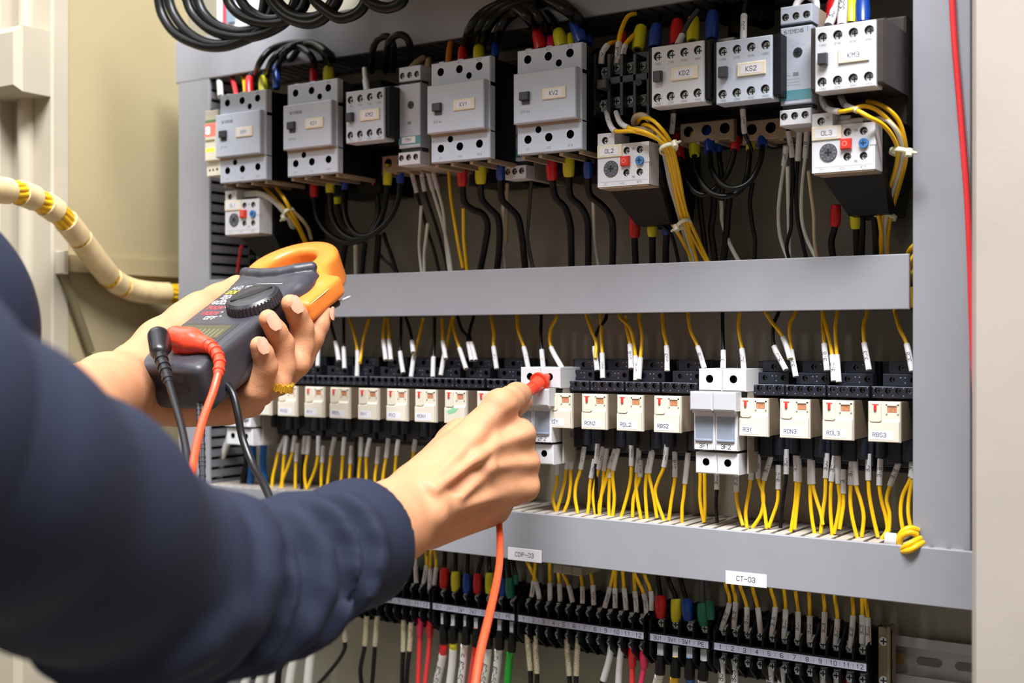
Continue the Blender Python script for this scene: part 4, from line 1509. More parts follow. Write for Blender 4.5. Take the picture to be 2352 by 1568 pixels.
batch(460, 360, 3.92, '''
K;1895,110 1950,325 2040,640 2110,860 2165,1100;0,1;11
K;1985,100 2022,312 2110,580 2180,820 2245,1100;0,1;12
W;2040,100 2092,300 2170,560 2230,800 2270,1100;0,1
W;2085,105 2138,292 2190,500 2215,800 2250,1090;0,1
W;1990,440 1980,620 1972,820 2000,1090
W;2048,600 2030,760 2018,900 2022,1090
Y;2235,90 2255,350 2300,650 2330,830 2365,1000
''', 50, 36, fixed='below the timer TM1', group=UP)
batch(960, 300, 3.92, '''
Y;410,700 412,850 416,1000 450,1320
W;768,660 764,850 766,1050 792,1300
B;806,430 800,600 796,800 796,1010
G;1030,250 1018,500 995,800 985,960 1020,1160 1055,1300
W;1580,640 1582,850 1595,1040 1640,1280
''', 50, 36, r=1.6, fixed='in the field below KV1 and KV2', group=UP)
batch(960, 300, 3.92, '''
K;400,250 402,498 420,640 490,708 585,752 628,860 600,1060 545,1330;;;0,1,r,4.4
K;566,250 565,475 575,610 640,695 715,770 738,900 730,1080 705,1320;;;0,1,y,4.8
K;742,300 742,440 755,610 820,690 905,790 942,1000 955,1120 970,1310;;;0,1,b,3.6
K;1200,220 1210,442 1240,600 1325,695 1372,850 1380,1040 1382,1290;;;0,1,r,4.6
K;1358,200 1358,410 1375,590 1465,680 1525,800 1535,1000 1534,1280;;;0,1,y,4.8
K;1532,270 1530,420 1548,575 1645,660 1728,760 1756,900 1750,1280;;;0,1,b,3.8
''', 70, 40, r=2.8, fixed='curving down from KV1 or KV2', group='black cables bent twice below KV1 and KV2')
batch(1340, 240, 3.92, '''
K;495,730 545,950 650,1050 790,1170 870,1470;0,1;203
Y;568,730 692,912 840,1140 930,1300 1010,1460;0,1;214
''', 66, 36, fixed='under the overload relay OL2', group=UP)
batch(1340, 240, 3.92, '''
K;462,1000 462,1195 465,1300 475,1490;;;0,1,r,4.4
K;620,1000 622,1187 622,1300 625,1480;;;0,1,y,4.2
K;745,1020 748,1170 742,1300 742,1470;;;0,1,b,3.4
''', 44, 36, r=2.7, fixed='below the overload relay OL2', group=UP)
BU = 'yellow and white bundle beside the overload relay'
batch(1340, 240, 3.92, '''
Y;208,70,90 235,170,98 290,238,104 440,240,108 620,290,106 720,370,98 790,600,86 880,1000,60 1010,1240,44 1145,1480,36;0,2;42
Y;295,70,90 330,160,98 405,208,106 560,250,110 690,330,104 770,430,96 850,750,76 930,1040,56 980,1250,44 1040,1480,36;0,2
Y;490,170,84 520,125,94 610,135,104 700,215,106 790,350,98 855,600,84 925,960,60 1050,1250,44 1150,1470,36
Y;530,190,84 560,180,94 630,210,102 730,310,102 800,440,94 835,650,82 905,1000,58 960,1250,44 990,1470,36
W;640,250,84 700,330,92 745,480,86 790,700,76 850,900,62 925,1150,48 1010,1470,36
W;620,240,84 690,340,90 735,500,84 778,720,74 840,930,60 900,1150,46 985,1470,36
''', 60, 36, fixed='in the tied bundle beside OL2', group=BU, per=5)
batch(1340, 240, 3.92, '''
B;465,215,80 455,150,86 480,105,92 540,100,96 600,140,96
B;300,250,82 400,235,88 520,225,92 640,245,92
''', 80, 90, r=2.4, fixed='short, sleeved, on top of OL2', group='short sleeved wires on OL2')
batch(1340, 240, 3.92, '''
K;838,268,56 870,480,60 900,620,66 990,770,70 1090,812,70 1200,740,66 1305,600,62 1362,408,60 1378,192,54;;;0,1,r,4.2 7,8,r,4
K;1003,248,56 1000,460,64 1020,610,70 1110,760,76 1240,826,78 1390,790,74 1470,660,66 1500,410,60 1518,192,54;;;0,1,y,4.4 7,8,y,3.6
K;1142,222,58 1138,430,66 1160,590,74 1245,715,80 1365,756,82 1500,690,78 1590,520,72 1612,372,66 1612,186,56;;;0,1,b,4.4 7,8,b,4
K;1222,232,46 1220,430,46 1235,560,48 1250,720,46 1245,860,42;;;0,1,b,3.2
''', 60, 60, r=2.15, fixed='looping between KD2 and KS2', group='black loops between KD2 and KS2')
batch(1340, 240, 3.92, '''
K;1045,830 1060,1000 1085,1200 1110,1470;;;;2.2
K;1178,820 1170,980 1150,1130 1172,1300 1190,1460;;;;2.6
K;1320,800 1300,980 1285,1200 1255,1460;;;;2.7
W;1240,850 1246,960 1252,1060 1320,1260 1420,1450;;;;1.7
K;1525,700 1500,880 1520,1080 1545,1220 1538,1440;;;;1.7
''', 40, 36, fixed='dropping behind the loops under KS2', group=UP)
batch(1340, 240, 3.92, '''
K;812,10 808,120 795,255 780,340;0,2;2Y1
K;1432,5 1440,120 1452,258 1490,340 1520,420;0,2;2D1
''', 78, 60, fixed='between the lower terminals of KD2 and KS2', group=UP)
batch(1340, 240, 3.92, '''
W;1825,370 1805,550 1775,760 1755,980 1775,1200 1850,1420;0,1;25
K;1845,235 1880,475 1885,700 1870,900 1870,1100 1830,1270 1860,1420;0,1;17
K;1945,240 1930,505 1915,760 1925,1000 1960,1180 2015,1420;0,1
W;2015,235 1998,480 1970,720 1965,1000 2005,1190 2100,1400;0,1;18
B;2028,600 2050,800 2075,1000 2080,1200 2105,1400
W;1838,560 1842,800 1848,1050 1858,1390
''', 66, 36, fixed='below the untagged timer', group=UP)
batch(1752, 240, 3.92, '''
Y;955,610 1005,855 1040,1000 1070,1200 1062,1400;0,1;314
B;805,610 828,740 852,835;0,2;303
''', 66, 36, fixed='under the overload relay OL3', group=UP)
batch(1752, 240, 3.92, '''
K;658,900 650,1095 618,1240 640,1420;;;0,1,r,4
K;840,890 842,1117 845,1240 852,1410;;;0,1,y,4.4
K;890,920 895,1120 890,1250 888,1410
K;1000,940 1015,1120 1020,1250 1022,1400
''', 44, 36, r=2.5, fixed='below the overload relay OL3', group=UP)
batch(1752, 240, 3.92, '''
Y;520,-80,86 570,30,96 690,62,106 800,45,108 900,15,104 1010,40,98 1130,140,92 1230,260,86 1275,400,78 1260,560,68 1200,800,54 1150,970,46 1090,1150,40 1055,1400,34;0,2;312
Y;700,-70,86 745,5,98 855,55,108 955,112,108 1080,182,100 1170,290,92 1215,420,84 1190,600,72 1120,800,58 1085,960,50 1065,1150,42 1050,1400,34;0,2;35
Y;940,-30,80 1040,-5,88 1150,60,90 1230,160,86 1278,320,80 1290,480,72 1240,700,58 1165,950,46 1130,1150,40 1115,1400,34
W;900,135,86 1080,130,92 1170,190,92 1230,300,86 1255,440,78 1215,640,66 1145,860,54 1105,1050,46 1095,1200,40 1115,1400,34
W;620,132,88 700,126,92 790,125,92;0,2;3N
W;630,195,88 760,160,94 900,145,92;0,2
''', 60, 36, fixed='in the tied bundle beside OL3', group='wires of the bundle beside OL3', per=5)
batch(460, 360, 3.92, '''
Y;560,255,80 640,340,86 790,510,78 880,640,60 945,780,44
Y;680,270,80 765,390,84 818,490,78 885,620,60 955,770,44
W;370,330,90 520,318,92 640,375,90 745,480,82 800,540,70 840,640,56
W;380,355,90 530,345,92 650,400,90 740,490,82 790,560,70 830,660,56
B;850,505,70 920,570,62 970,640,52 1000,740,44
G;530,210,70 650,270,76 740,380,76 800,480,72
B;500,690,66 530,800,56 590,900,40
B;565,690,66 600,790,56 660,890,40
R;372,800,44 355,900,40 335,1040,36
''', 60, 40, r=1.7, fixed='around the overload relay OL1', group='wires around OL1', per=5)


def tie(px, py, w, ang, rad, head, lab):
    c = P(px, py, w)
    t = MB()
    n = 20
    d = np.array([math.sin(ang), math.cos(ang), -.25])
    d /= np.linalg.norm(d)
    x = np.cross(d, [0, 0, 1.0])
    x /= np.linalg.norm(x)
    y = np.cross(d, x)
    ring = [c + rad * (math.cos(2 * math.pi * i / n) * x + .9 * math.sin(2 * math.pi * i / n) * y) for i in range(n + 1)]
    for i in range(n):
        a, b = ring[i], ring[i + 1]
        oa, ob = (a - c) / rad * .8, (b - c) / rad * .8
        t.add([a - 1.5 * d, b - 1.5 * d, b + 1.5 * d, a + 1.5 * d, a - 1.5 * d + oa, b - 1.5 * d + ob, b + 1.5 * d + ob, a + 1.5 * d + oa],
              [(0, 1, 2, 3), (7, 6, 5, 4), (4, 5, 1, 0), (3, 2, 6, 7)], 0, True)
    o = t.build('cable_tie', M_TIE, None, tuple(c))
    tag(o, lab, 'cable tie', None, px)
    h = c + head * x * (rad + 1) + np.array([0, 0, rad * .5])
    MB().frustum(h - d * 2.4, h + d * 2.4, 2.3, 2.3, 8).frustum(h, h + head * x * 5, 1.5, .8, 6).build('tie_head', M_TIE, o)
    return o


tie(1340 + 765 / 3.92, 240 + 398 / 3.92, 98, -.35, 6.2, 1, 'pale cable tie round the yellow bundle right of OL2')
tie(1340 + 908 / 3.92, 240 + 1075 / 3.92, 57, -.5, 5.2, -1, 'pale cable tie round the yellow bundle, just above the duct right of OL2')
tie(1752 + 1235 / 3.92, 240 + 430 / 3.92, 82, .15, 6.2, 1, 'pale cable tie round the bundle right of OL3, against the right duct')
tie(1752 + 1125 / 3.92, 240 + 1005 / 3.92, 47, .3, 5.5, -1, 'pale cable tie round the bundle low down under OL3')
tie(460 + 800 / 3.92, 360 + 505 / 3.92, 78, -.7, 5, -1, 'pale cable tie round the yellow wires right of OL1')

# above the contactors
AB = 'wires entering the contactors from above'
batch(360, 0, 3.92, '''
K;890,640,60 835,700,70 835,860,76;;;1,2,r,4
K;1010,620,60 962,700,70 962,860,76;;;1,2,y,4.4
K;1120,500,60 1080,590,70 1080,800,76;;;1,2,b,3.8
K;1420,540,60 1412,630,70 1412,780,76;;;1,2,r,3.8
K;1560,520,60 1546,615,70 1550,780,76;;;1,2,y,5
''', 60, 76, r=2.6, fixed='above KM1 or KD1', group=AB)
batch(360, 0, 3.92, '''
W;560,640,40 565,730,60 575,870,76;1,2
R;640,640,40 690,740,60 720,880,76
Y;760,640,40 790,740,60 800,860,76
W;1870,620,70 1880,720,80 1895,830,90;1,2
''', 60, 76, r=2.2, fixed='at the top of KM1 or KM2', group=AB)
batch(860, 0, 3.92, '''
K;800,330,60 795,440,68 792,590,76;;;1,2,r,4.2
K;960,310,60 942,418,68 940,560,76;;;1,2,y,4.8
K;1090,300,60 1088,380,68 1088,520,76;;;1,2,b,3
O;690,380,60 675,450,68 665,570,76
K;1440,200,66 1468,285,74 1498,450,80;;;1,2,r,5
K;1560,260,60 1590,345,70 1596,440,76;;;1,2,p,4.4
K;1500,60,60 1590,150,66 1655,285,74 1690,430,80;;;2,3,y,5.4
K;1790,240,60 1772,320,70 1770,420,76;;;1,2,y,4
K;1560,0,60 1700,80,66 1800,205,74 1870,390,80;;;2,3,b,5.4
K;1880,240,56 1905,290,60 1930,400,66;;;1,2,b,4
B;440,520,60 380,560,70 330,610,80
B;490,540,60 480,580,70 478,640,80
''', 60, 76, r=2.6, fixed='above KV1 or KV2', group=AB)
batch(1340, 0, 3.92, '''
Y;300,380,70 250,388,78 215,410,84 170,480,88 160,575,88;2,4;24
Y;470,122,60 400,150,66 345,260,74 318,385,80 300,575,86;3,4;208
Y;475,300,64 430,340,72 375,410,78 345,540,84;2,3;27
''', 60, 86, r=1.8, fixed='entering the open black contactor', group=AB)
batch(1340, 0, 3.92, '''
K;345,230,54 345,300,60 345,430,66;;;1,2,r,4
K;550,200,54 520,250,60 488,450,70;;;1,2,y,5.2
K;680,160,54 660,235,60 640,430,68;;;1,2,b,5
K;870,130,54 848,195,60 832,410,70;;;1,2,r,5
K;1010,80,54 992,170,60 985,380,70;;;1,2,y,5
K;1190,40,54 1165,120,60 1155,360,70;;;1,2,b,5
''', 60, 70, r=2.9, fixed='above the open contactor or KD2', group=AB)
batch(1340, 0, 3.92, '''
G;1030,90,66 950,200,74 890,320,84 845,410,94;2,3
K;1510,-20,60 1460,40,70 1446,140,84 1440,370,94;2,3;2D2
K;1990,-40,60 1930,20,76 1900,90,86;0,2;20
K;2010,-40,60 2090,10,74 2100,90,80;0,2
O;735,118,30 780,110,30 830,105,30
''', 60, 90, r=1.8, fixed='above KD2, KS2 or the timer', group=AB)
batch(1752, 0, 3.92, '''
K;640,-40,54 628,20,60 620,200,70;;;1,2,r,4.4
K;800,-60,54 796,5,60 792,220,70;;;1,2,y,4.6
K;900,-80,54 898,0,60 900,220,70;;;1,2,b,5.4
W;690,-30,74 650,90,80 590,235,92;1,2;30
W;722,-60,74 722,60,84 712,235,94;0,2;308
''', 60, 90, r=2.6, fixed='above the contactor KM3', group=AB)
BK = 'black cable arcs above the contactors'
batch(360, 0, 3.92, '''
K;885,720,56 925,570,90 1040,440,84 1240,385,80 1440,420,76 1580,560,62
K;975,720,56 1030,560,90 1150,440,84 1330,395,78 1500,480,72 1545,640,62
K;1085,640,56 1130,500,90 1280,390,82 1460,410,76 1620,540,62
K;1425,640,56 1400,520,90 1300,430,84 1180,440,78 1120,560,62
K;1560,620,56 1540,500,90 1420,400,84 1300,420,78 1200,560,62
K;1935,640,56 1940,470,82 1985,360,84 2080,330,84 2130,420,80 2125,640,62
K;2060,640,56 2080,420,82 2130,335,84 2210,315,84 2275,390,80 2285,600,62
''', 60, 40, r=3.1, fixed='in the dark above KM1, KD1 and KM2', group=BK)
batch(860, 0, 3.92, '''
K;810,460,56 860,270,86 980,120,82 1180,20,78 1400,-30,62
K;900,440,56 940,260,86 1060,110,82 1260,10,78 1480,-40,62
K;960,430,56 1010,260,86 1130,120,82 1330,20,78 1520,0,62
K;1090,400,56 1130,260,86 1230,140,82 1400,50,78 1560,20,62
K;1460,300,56 1400,180,90 1290,90,84 1150,80,62
K;1580,360,56 1500,180,88 1380,80,82 1200,60,62
K;1870,260,56 1760,120,90 1600,20,84 1450,-30,62
K;1920,330,56 1840,170,84 1700,40,80 1560,-40,62
''', 60, 40, r=4.2, fixed='in the dark above KV1 and KV2', group=BK)
batch(1340, 0, 3.92, '''
K;1300,180,40 1290,80,36 1300,-60,30
K;1380,330,40 1390,150,36 1420,-40,30
K;1530,200,40 1560,60,36 1600,-60,30
K;1640,220,40 1640,90,36 1650,-60,30
''', 40, 30, r=7, fixed='thick, upright, in the dark behind KS2', group=BK)

# coiled cables hanging in front at the top left
CO = 'coiled black cables hanging at the top left'
batch(360, 0, 3.92, '''
K;15,-900 15,-120 20,0 60,150 180,310 400,408 600,420 770,370 900,300 1010,160 1060,-60 1070,-900
K;100,-900 100,-120 110,0 160,135 280,290 450,388 640,398 800,330 920,200 980,-60 985,-900
K;265,-900 265,-120 275,0 335,135 480,265 690,330 900,325 1100,240 1220,120 1290,-60
K;360,-900 360,-120 370,0 430,125 560,240 740,288 900,262 1010,170 1080,-60
K;630,-120 640,0 725,115 885,192 1070,210 1200,170 1320,60 1350,-80
K;740,-120 760,0 845,105 980,172 1120,160 1230,60 1260,-80
K;1020,-120 1030,0 1130,122 1265,195 1410,210 1520,150 1620,20 1640,-80
K;1070,-120 1085,0 1205,122 1355,162 1500,122 1580,20 1600,-80
K;1410,-120 1420,0 1535,102 1645,162 1765,140 1860,60 1900,-80
K;1890,-120 1900,0 2000,58 2105,68 2205,18 2240,-80
''', 150, 138, r=4.6, fixed='hanging in front of the top duct', group=CO, nm='coiled_cable', cat='cable')

# red wire across the right duct
o = wire([(2185, -40), (2187, 0), (2192, 90), (2206, 260), (2221, 450), (2228, 600), (2233, 760), (2240, 900)], 69, 69, 'R', 2.1, label='thin red wire running down the right upright duct', nm='wire')
# wires seen in the gap between the upper duct and the right duct, and the coil over the lower duct
batch(0, 0, 1, '''
Y;2080,600,30 2090,575,50 2104,560,56
Y;2086,640,40 2094,600,54 2110,575,56
Y;2086,672,40 2095,632,54 2112,608,56
Y;2094,600,44 2091,650,48 2095,705,44
Y;2090,660,56 2094,690,54 2110,715,50
K;2086,664,50 2094,672,54 2110,684,50
''', 40, 50, r=1.9, fixed='squeezed between the upper duct and the right duct', group='wires in the gap left of the right duct')
batch(1640, 960, 3.92, '''
Y;1655,1180,70 1650,1110,72 1700,1020,72 1770,990,70 1840,1010,66
Y;1680,1190,74 1730,1150,78 1800,1110,76 1860,1080,70
Y;1700,1200,76 1760,1190,80 1830,1150,78 1880,1120,70
Y;1670,1150,72 1690,1070,74 1760,1030,74 1830,1050,70
''', 70, 70, r=2.0, fixed='coiled on the right end of the lower duct', group='yellow coil on the lower duct')
p0, p1 = P(1640 + 1535 / 3.92, 960 + 1095 / 3.92, 72), P(1640 + 1640 / 3.92, 960 + 1105 / 3.92, 70)
o = MB().frustum(p0, p1, 5.2, 5.2, 14).build('spare_sleeve', M_SLV, None, tuple(p0))
tag(o, 'wide white marker sleeve lying on the lower duct beside the yellow coil', 'sleeve', None, 2045)

# wrapped wire loom coming in from the left
pc = crop(0, 300, 3.92, '-900,620 -420,480 -200,500 0,535 180,560 370,640 520,740 650,880 780,1050 900,1210 1020,1345 1180,1428 1380,1462 1600,1468 1760,1470')
Zs = [940, 1000, 1030, 1060, 1090, 1118, 1138, 1160, 1183, 1203, 1225, 1246, 1266, 1284, 1290]
lp = cam2uvw(np.array([Q(x, y, z) for (x, y), z in zip(pc, Zs)]))
path, ix = spline(lp, 9)
loom = thing('wire_loom', 'fat cream wrapped wire loom with yellow bands at the left', 'wire loom', tuple(path[0]))
M_WRAP = mat('loom_wrap', '#e6cb98', 0.5, 0, 0.1, 90)
arc = np.r_[0, np.cumsum(np.linalg.norm(np.diff(path, axis=0), axis=1))]
core = MB()
T, N, B = frames(path)
for k in range(11):
    a = 2 * math.pi * k / 11
    core.tube(path + 7.7 * (math.cos(a) * N + math.sin(a) * B), 2.5, 6)
co = core.build('yellow_wires', M_YEL, loom)
co['kind'] = 'stuff'
gaps = [(11.0, 12.4)]
pxs = [CX + F * q[0] / q[2] for q in np.stack([path[:, 0] * CA + SA * (DIST - path[:, 2]), path[:, 1], -path[:, 0] * SA + CA * (DIST - path[:, 2])], -1)]
cuts = [-500, 20, 45, 80, 103, 130, 150, 182, 185, 252, 256, 282, 285, 391]
for k in range(0, len(cuts) - 1, 2):
    grid = np.linspace(0, len(path) - 1, 500)
    pth = np.stack([np.interp(grid, np.arange(len(path)), path[:, i]) for i in range(3)], -1)
    px_ = np.interp(grid, np.arange(len(path)), pxs)
    sel = pth[(px_ >= cuts[k]) & (px_ <= cuts[k + 1])]
    if len(sel) > 2:
        MB().tube(sel[::3] if len(sel) > 12 else sel, 11.3, 20).build('wrap', M_WRAP, loom)
# ---------------------------------------------------------------- clamp meter (own axes: a right, b towards the jaws, c out of its face)
MR = np.array([[0.8734, 0.4294, -0.2298], [-0.0123, 0.491, 0.8711], [-0.4869, 0.758, -0.4341]])
MT = np.array([-241.2, -37.6, 865.7])


def mp(x):
    return cam2uvw(MT + np.asarray(x, float) @ MR.T)


def mcam(a, b, c):
    return MT + MR @ np.array([a, b, c], float)


def smooth_verts(v, f, it=2):
    e = np.vstack([f[:, [0, 1]], f[:, [1, 2]], f[:, [2, 3]], f[:, [3, 0]]])
    n = len(v)
    for _ in range(it):
        acc = np.zeros_like(v)
        cnt = np.zeros(n)
        for i, j in ((0, 1), (1, 0)):
            np.add.at(acc, e[:, i], v[e[:, j]])
            np.add.at(cnt, e[:, i], 1)
        v = v * .5 + .5 * acc / np.maximum(cnt, 1)[:, None]
    return v


def solid(parts, name, m, parent=None, org=None, space='cam', it=2):
    """parts: [(prims, resolution)] joined into one mesh"""
    mb = MB()
    for prims, res in parts:
        v, f = sdf_mesh(prims, res)
        v = smooth_verts(v, f, it)
        if space == 'cam':
            v, f = cam2uvw(v), f[:, ::-1]
        else:
            v = mp(v)
        mb.add(v, f.tolist(), 0, True)
    return mb.build(name, m, parent, org)


def mlocal(mb):
    mb.v = [tuple(q) for q in mp(np.array(mb.v))]
    return mb


M_METER = mat('meter_charcoal', '#38373e', 0.42, 0, 0.04, 90, 0.05, 2500)
M_ORG = mat('meter_orange', '#ee8434', 0.36, 0, 0.03, 50)
M_LCD = mat('lcd_olive', '#4c4a38', 0.2)
M_LCDF = mat('lcd_frame', '#33333a', 0.3)
M_KNOB = mat('knob_black', '#2c2b30', 0.34)
M_PRW = mat('print_white', '#e6e6ea', 0.5)
M_PRY = mat('print_yellow', '#e5c51c', 0.5)
M_PRR = mat('print_red', '#e0414a', 0.5)
M_PROBE = mat('probe_red', '#ee4a30', 0.3, 0, 0.03, 50)
M_LEAD = mat('lead_red', '#e0502c', 0.34, 0, 0.04, 40)
M_BLK = mat('lead_black', '#1b1b1e', 0.35, 0, 0.06, 50)

mo = tuple(mp((0, 10, -18)))
meter = thing('clamp_meter', 'dark grey clamp meter with an orange jaw held in the left hand', 'meter', mo)
solid([([('b', (0, 80, 0), (34, 71, 18), 6, .1),
         ('c', (-28, 138, 6), (-33, 152, 10), 11, 8, 6), ('c', (26, 138, 6), (25, 156, 9), 11, 8, 6), ('c', (-20, 142, 7), (20, 146, 7), 10, 10, 6),
         ('c', (-40, 161, 14), (-34, 154, 17), 5, 5, 1), ('c', (-34, 154, 17), (-24, 149.5, 18.5), 5, 5, 1), ('c', (-24, 149.5, 18.5), (-10, 147.5, 19), 5, 5, 1), ('c', (-10, 147.5, 19), (4, 149, 19), 5, 5, 1), ('c', (4, 149, 19), (16, 154.5, 19), 5, 5, 1), ('c', (16, 154.5, 19), (25, 162, 17.5), 5, 4.6, 1),
         ('s', (-10, 6, 4), (14, 6, 4), 6, 6, 4),
         ('s', (33.5, 22, -20), (34.6, 66, -4), 1.0, 1.0, 1), ('s', (34.6, 66, -4), (34.6, 100, -4), .9, .9, 1)], 1.15)], 'case', M_METER, meter, mo, 'meter')
solid([([('r', (-12, 182, -1), 21, 39, 15, 5, .1),
         ('b', (-6, 158, -1), (28, 14, 13.5), 5, 8),
         ('b', (35, 142, 1), (13, 24, 8.5), 4, 6),
         ('c', (22, 170, 1), (37, 154, 1), 9, 7, 8),
         ('s', (-22, 197, 14.5), (-26, 225, 14.5), .9, .9, .8), ('s', (-26, 220, 17), (-26, 220, -16), .9, .9, .8), ('s', (-18, 201.5, 17), (-18, 201.5, -16), .9, .9, .8)], 1.15)], 'jaw', M_ORG, meter, mo, 'meter')
rim = MB().tube([(32, 118.4, 6), (42, 118.6, 6), (47.4, 122, 6.5), (47.9, 140, 6.5), (46.8, 156, 6.5), (40, 165, 6)], .5, 6)
mlocal(rim).build('jaw_edge_highlight', mat('highlight_pale', '#f5b981', 0.4), meter)  # pale line paints the highlight along the lever edge
k = MB().frustum((16, 100, 17.5), (16, 100, 24), 20.8, 20, 40).frustum((16, 100, 24), (16, 100, 26.2), 20, 17.5, 40).frustum((16, 100, 26.2), (16, 100, 27.2), 17.5, 11, 40)
for i in range(44):
    a = 2 * math.pi * i / 44
    k.frustum((16 + 20.5 * math.cos(a), 100 + 20.5 * math.sin(a), 18.2), (16 + 19.4 * math.cos(a), 100 + 19.4 * math.sin(a), 24.8), .85, .8, 6)
kn = mlocal(k).build('rotary_knob', M_KNOB, meter)
d = math.sqrt(.5)
out = []
for i in range(24):
    a = 2 * math.pi * i / 24
    x, y = 16 * math.cos(a), 4.4 * math.sin(a) * (1 - .25 * abs(math.cos(a)))
    out.append((16 + d * x - d * y, 100 + d * x + d * y))
mlocal(MB().prism(out, 24.8, 27.45)).build('grip_hollow', mat('hollow_black', '#060607', 0.5), kn)
mlocal(MB().box(-29, 24, 44, 71, 17.6, 18.35, .3)).build('display_frame', M_LCDF, meter)
lc = mlocal(MB().box(-25.5, 20, 49, 67.6, 18, 18.55, .1)).build('display', M_LCD, meter)
sg = MB()
for i in range(8):
    sg.box(-14 + 4.2 * i, -12.6 + 4.2 * i, 51, 62, 18.5, 18.62)
mlocal(sg).build('segments', mat('segment_olive', '#6b6749', 0.4), lc)
pr = MB()
pr.box(-31.5, 23.6, 133.6, 134.1, 18, 18.12)
pr.text('-DATA HOLD', -28.5, 129.6, 18.1, 2.6, anchor='l').text('PEAK HOLD', -25.5, 126, 18.1, 2.6, anchor='l')
pr.text('200A', -25, 112.6, 18.1, 4.6, anchor='l', th=.9).text('600A', -27, 103.5, 18.1, 4.6, anchor='l', th=.9).text('20A', -22, 107.6, 18.1, 1.8, anchor='l').text('OFF', -16, 79.5, 18.1, 4.2, anchor='l', th=.8)
for a, b in ((-9.2, 112.6), (-9.5, 104), (-8.6, 96), (-6.4, 88.5), (-3, 82)):
    pr.frustum((a, b, 18), (a, b, 18.15), .9, .9, 10)
mlocal(pr).build('white_lettering', M_PRW, meter)
mlocal(MB().text('200Q/>', -26.5, 120, 18.1, 4.8, anchor='l', th=.9)).build('yellow_lettering', M_PRY, meter)
mlocal(MB().text('700V', -26, 95, 18.1, 4.6, anchor='l', th=.9).text('600V', -23.5, 86.6, 18.1, 4.6, anchor='l', th=.9)).build('red_lettering', M_PRR, meter)
mlocal(MB().text('MAX', -4, 46.6, 18.4, 2.6, anchor='l')).build('range_lettering', M_PRW, meter)


def cam_tube(pts, r, per=6, n=10):
    path, ix = spline(np.array([Q(*p) for p in pts]), per)
    return MB().tube(cam2uvw(path), np.interp(np.arange(len(path)), ix, r) if not np.isscalar(r) else r, n), path, ix


def ribbed(mb, path, r0, r1, count, rr=.9):
    path = cam2uvw(path)
    T, N, B = frames(path)
    for k in range(count):
        f = (k + .5) / count * (len(path) - 1)
        i = int(f)
        rad = r0 + (r1 - r0) * f / (len(path) - 1)
        mb.frustum(path[i] - T[i] * 1.0, path[i] + T[i] * 1.0, rad + rr, rad + rr, 12)
    return mb


# red test lead: plug on the meter, lead, probe in the right hand
rl = thing('red_test_lead', 'red test lead from the meter to the probe in the fuse holder', 'test lead', tuple(U(470, 790, 868)))
solid([([('c', Q(405, 775, 882), Q(438, 783, 876), 8.5, 9, 4), ('c', Q(420, 800, 884), Q(425, 812, 886), 6.5, 6, 4), ('c', Q(438, 783, 876), Q(478, 793, 866), 7.8, 5.6, 5)], 1.2)], 'plug', M_PROBE, rl)
mb, pth, ix = cam_tube([(474, 791, 866), (492, 803, 858), (504, 828, 848), (501, 862, 838)], [4.4, 4.0, 3.6, 3.3])
ribbed(mb, pth, 4.4, 3.3, 6, .7).build('strain_relief', M_PROBE, rl)
mb, pth, ix = cam_tube([(501, 860, 838), (488, 905, 828), (466, 965, 812), (448, 1040, 790), (436, 1130, 760), (430, 1230, 740)], 2.7)
mb.build('lead', M_LEAD, rl)
tip = P(1262, 861, 67)
tp = np.array([tip[0], tip[1], tip[2]])


def probe_pt(px, py, Z):
    return U(px, py, Z)


b0, b1, b2, b3 = probe_pt(1240, 878, 990), probe_pt(1228, 887, 984), probe_pt(1190, 915, 966), probe_pt(1120, 968, 936)
pb = MB()
pb.frustum(b1, b2, 4.6, 5.2, 18).frustum(b2, b3, 5.2, 4.6, 18)
for f in (.06, .14, .22):
    q = b1 + (b2 - b1) * f
    pb.frustum(q, q + (b2 - b1) * .03, 5.1, 5.1, 18)
pb.build('probe_handle', M_PROBE, rl)
e = (b0 - b1) / np.linalg.norm(b0 - b1)
MB().frustum(b0 - e * 1.6, b0 + e * .8, 8.4, 8.4, 26).frustum(b0 + e * .8, b0 + e * 4, 8.0, 4.8, 26, caps=True).frustum(b1 - e * 2, b0 - e * 1.4, 5.0, 6.0, 22).build('finger_guard', M_PROBE, rl)
e2 = (tp - b0) / np.linalg.norm(tp - b0)
MB().frustum(b0 + e * 2, b0 + (tp - b0) * .75, 4.6, 3.0, 16).build('probe_nose', M_PROBE, rl)
MB().frustum(b0 + (tp - b0) * .7, tp + e2 * 5, 1.2, .8, 10).build('probe_needle', M_STEEL, rl)
mb, pth, ix = cam_tube([(1120, 968, 936), (1118, 1040, 925), (1140, 1130, 912), (1147, 1208, 895), (1148, 1280, 865), (1140, 1340, 835), (1122, 1420, 800), (1103, 1500, 775), (1088, 1600, 750), (1080, 1700, 730)],
                      [2.3, 2.3, 2.3, 2.3, 2.5, 2.7, 2.8, 2.8, 2.8, 2.8])
mb.build('lead', M_LEAD, rl)

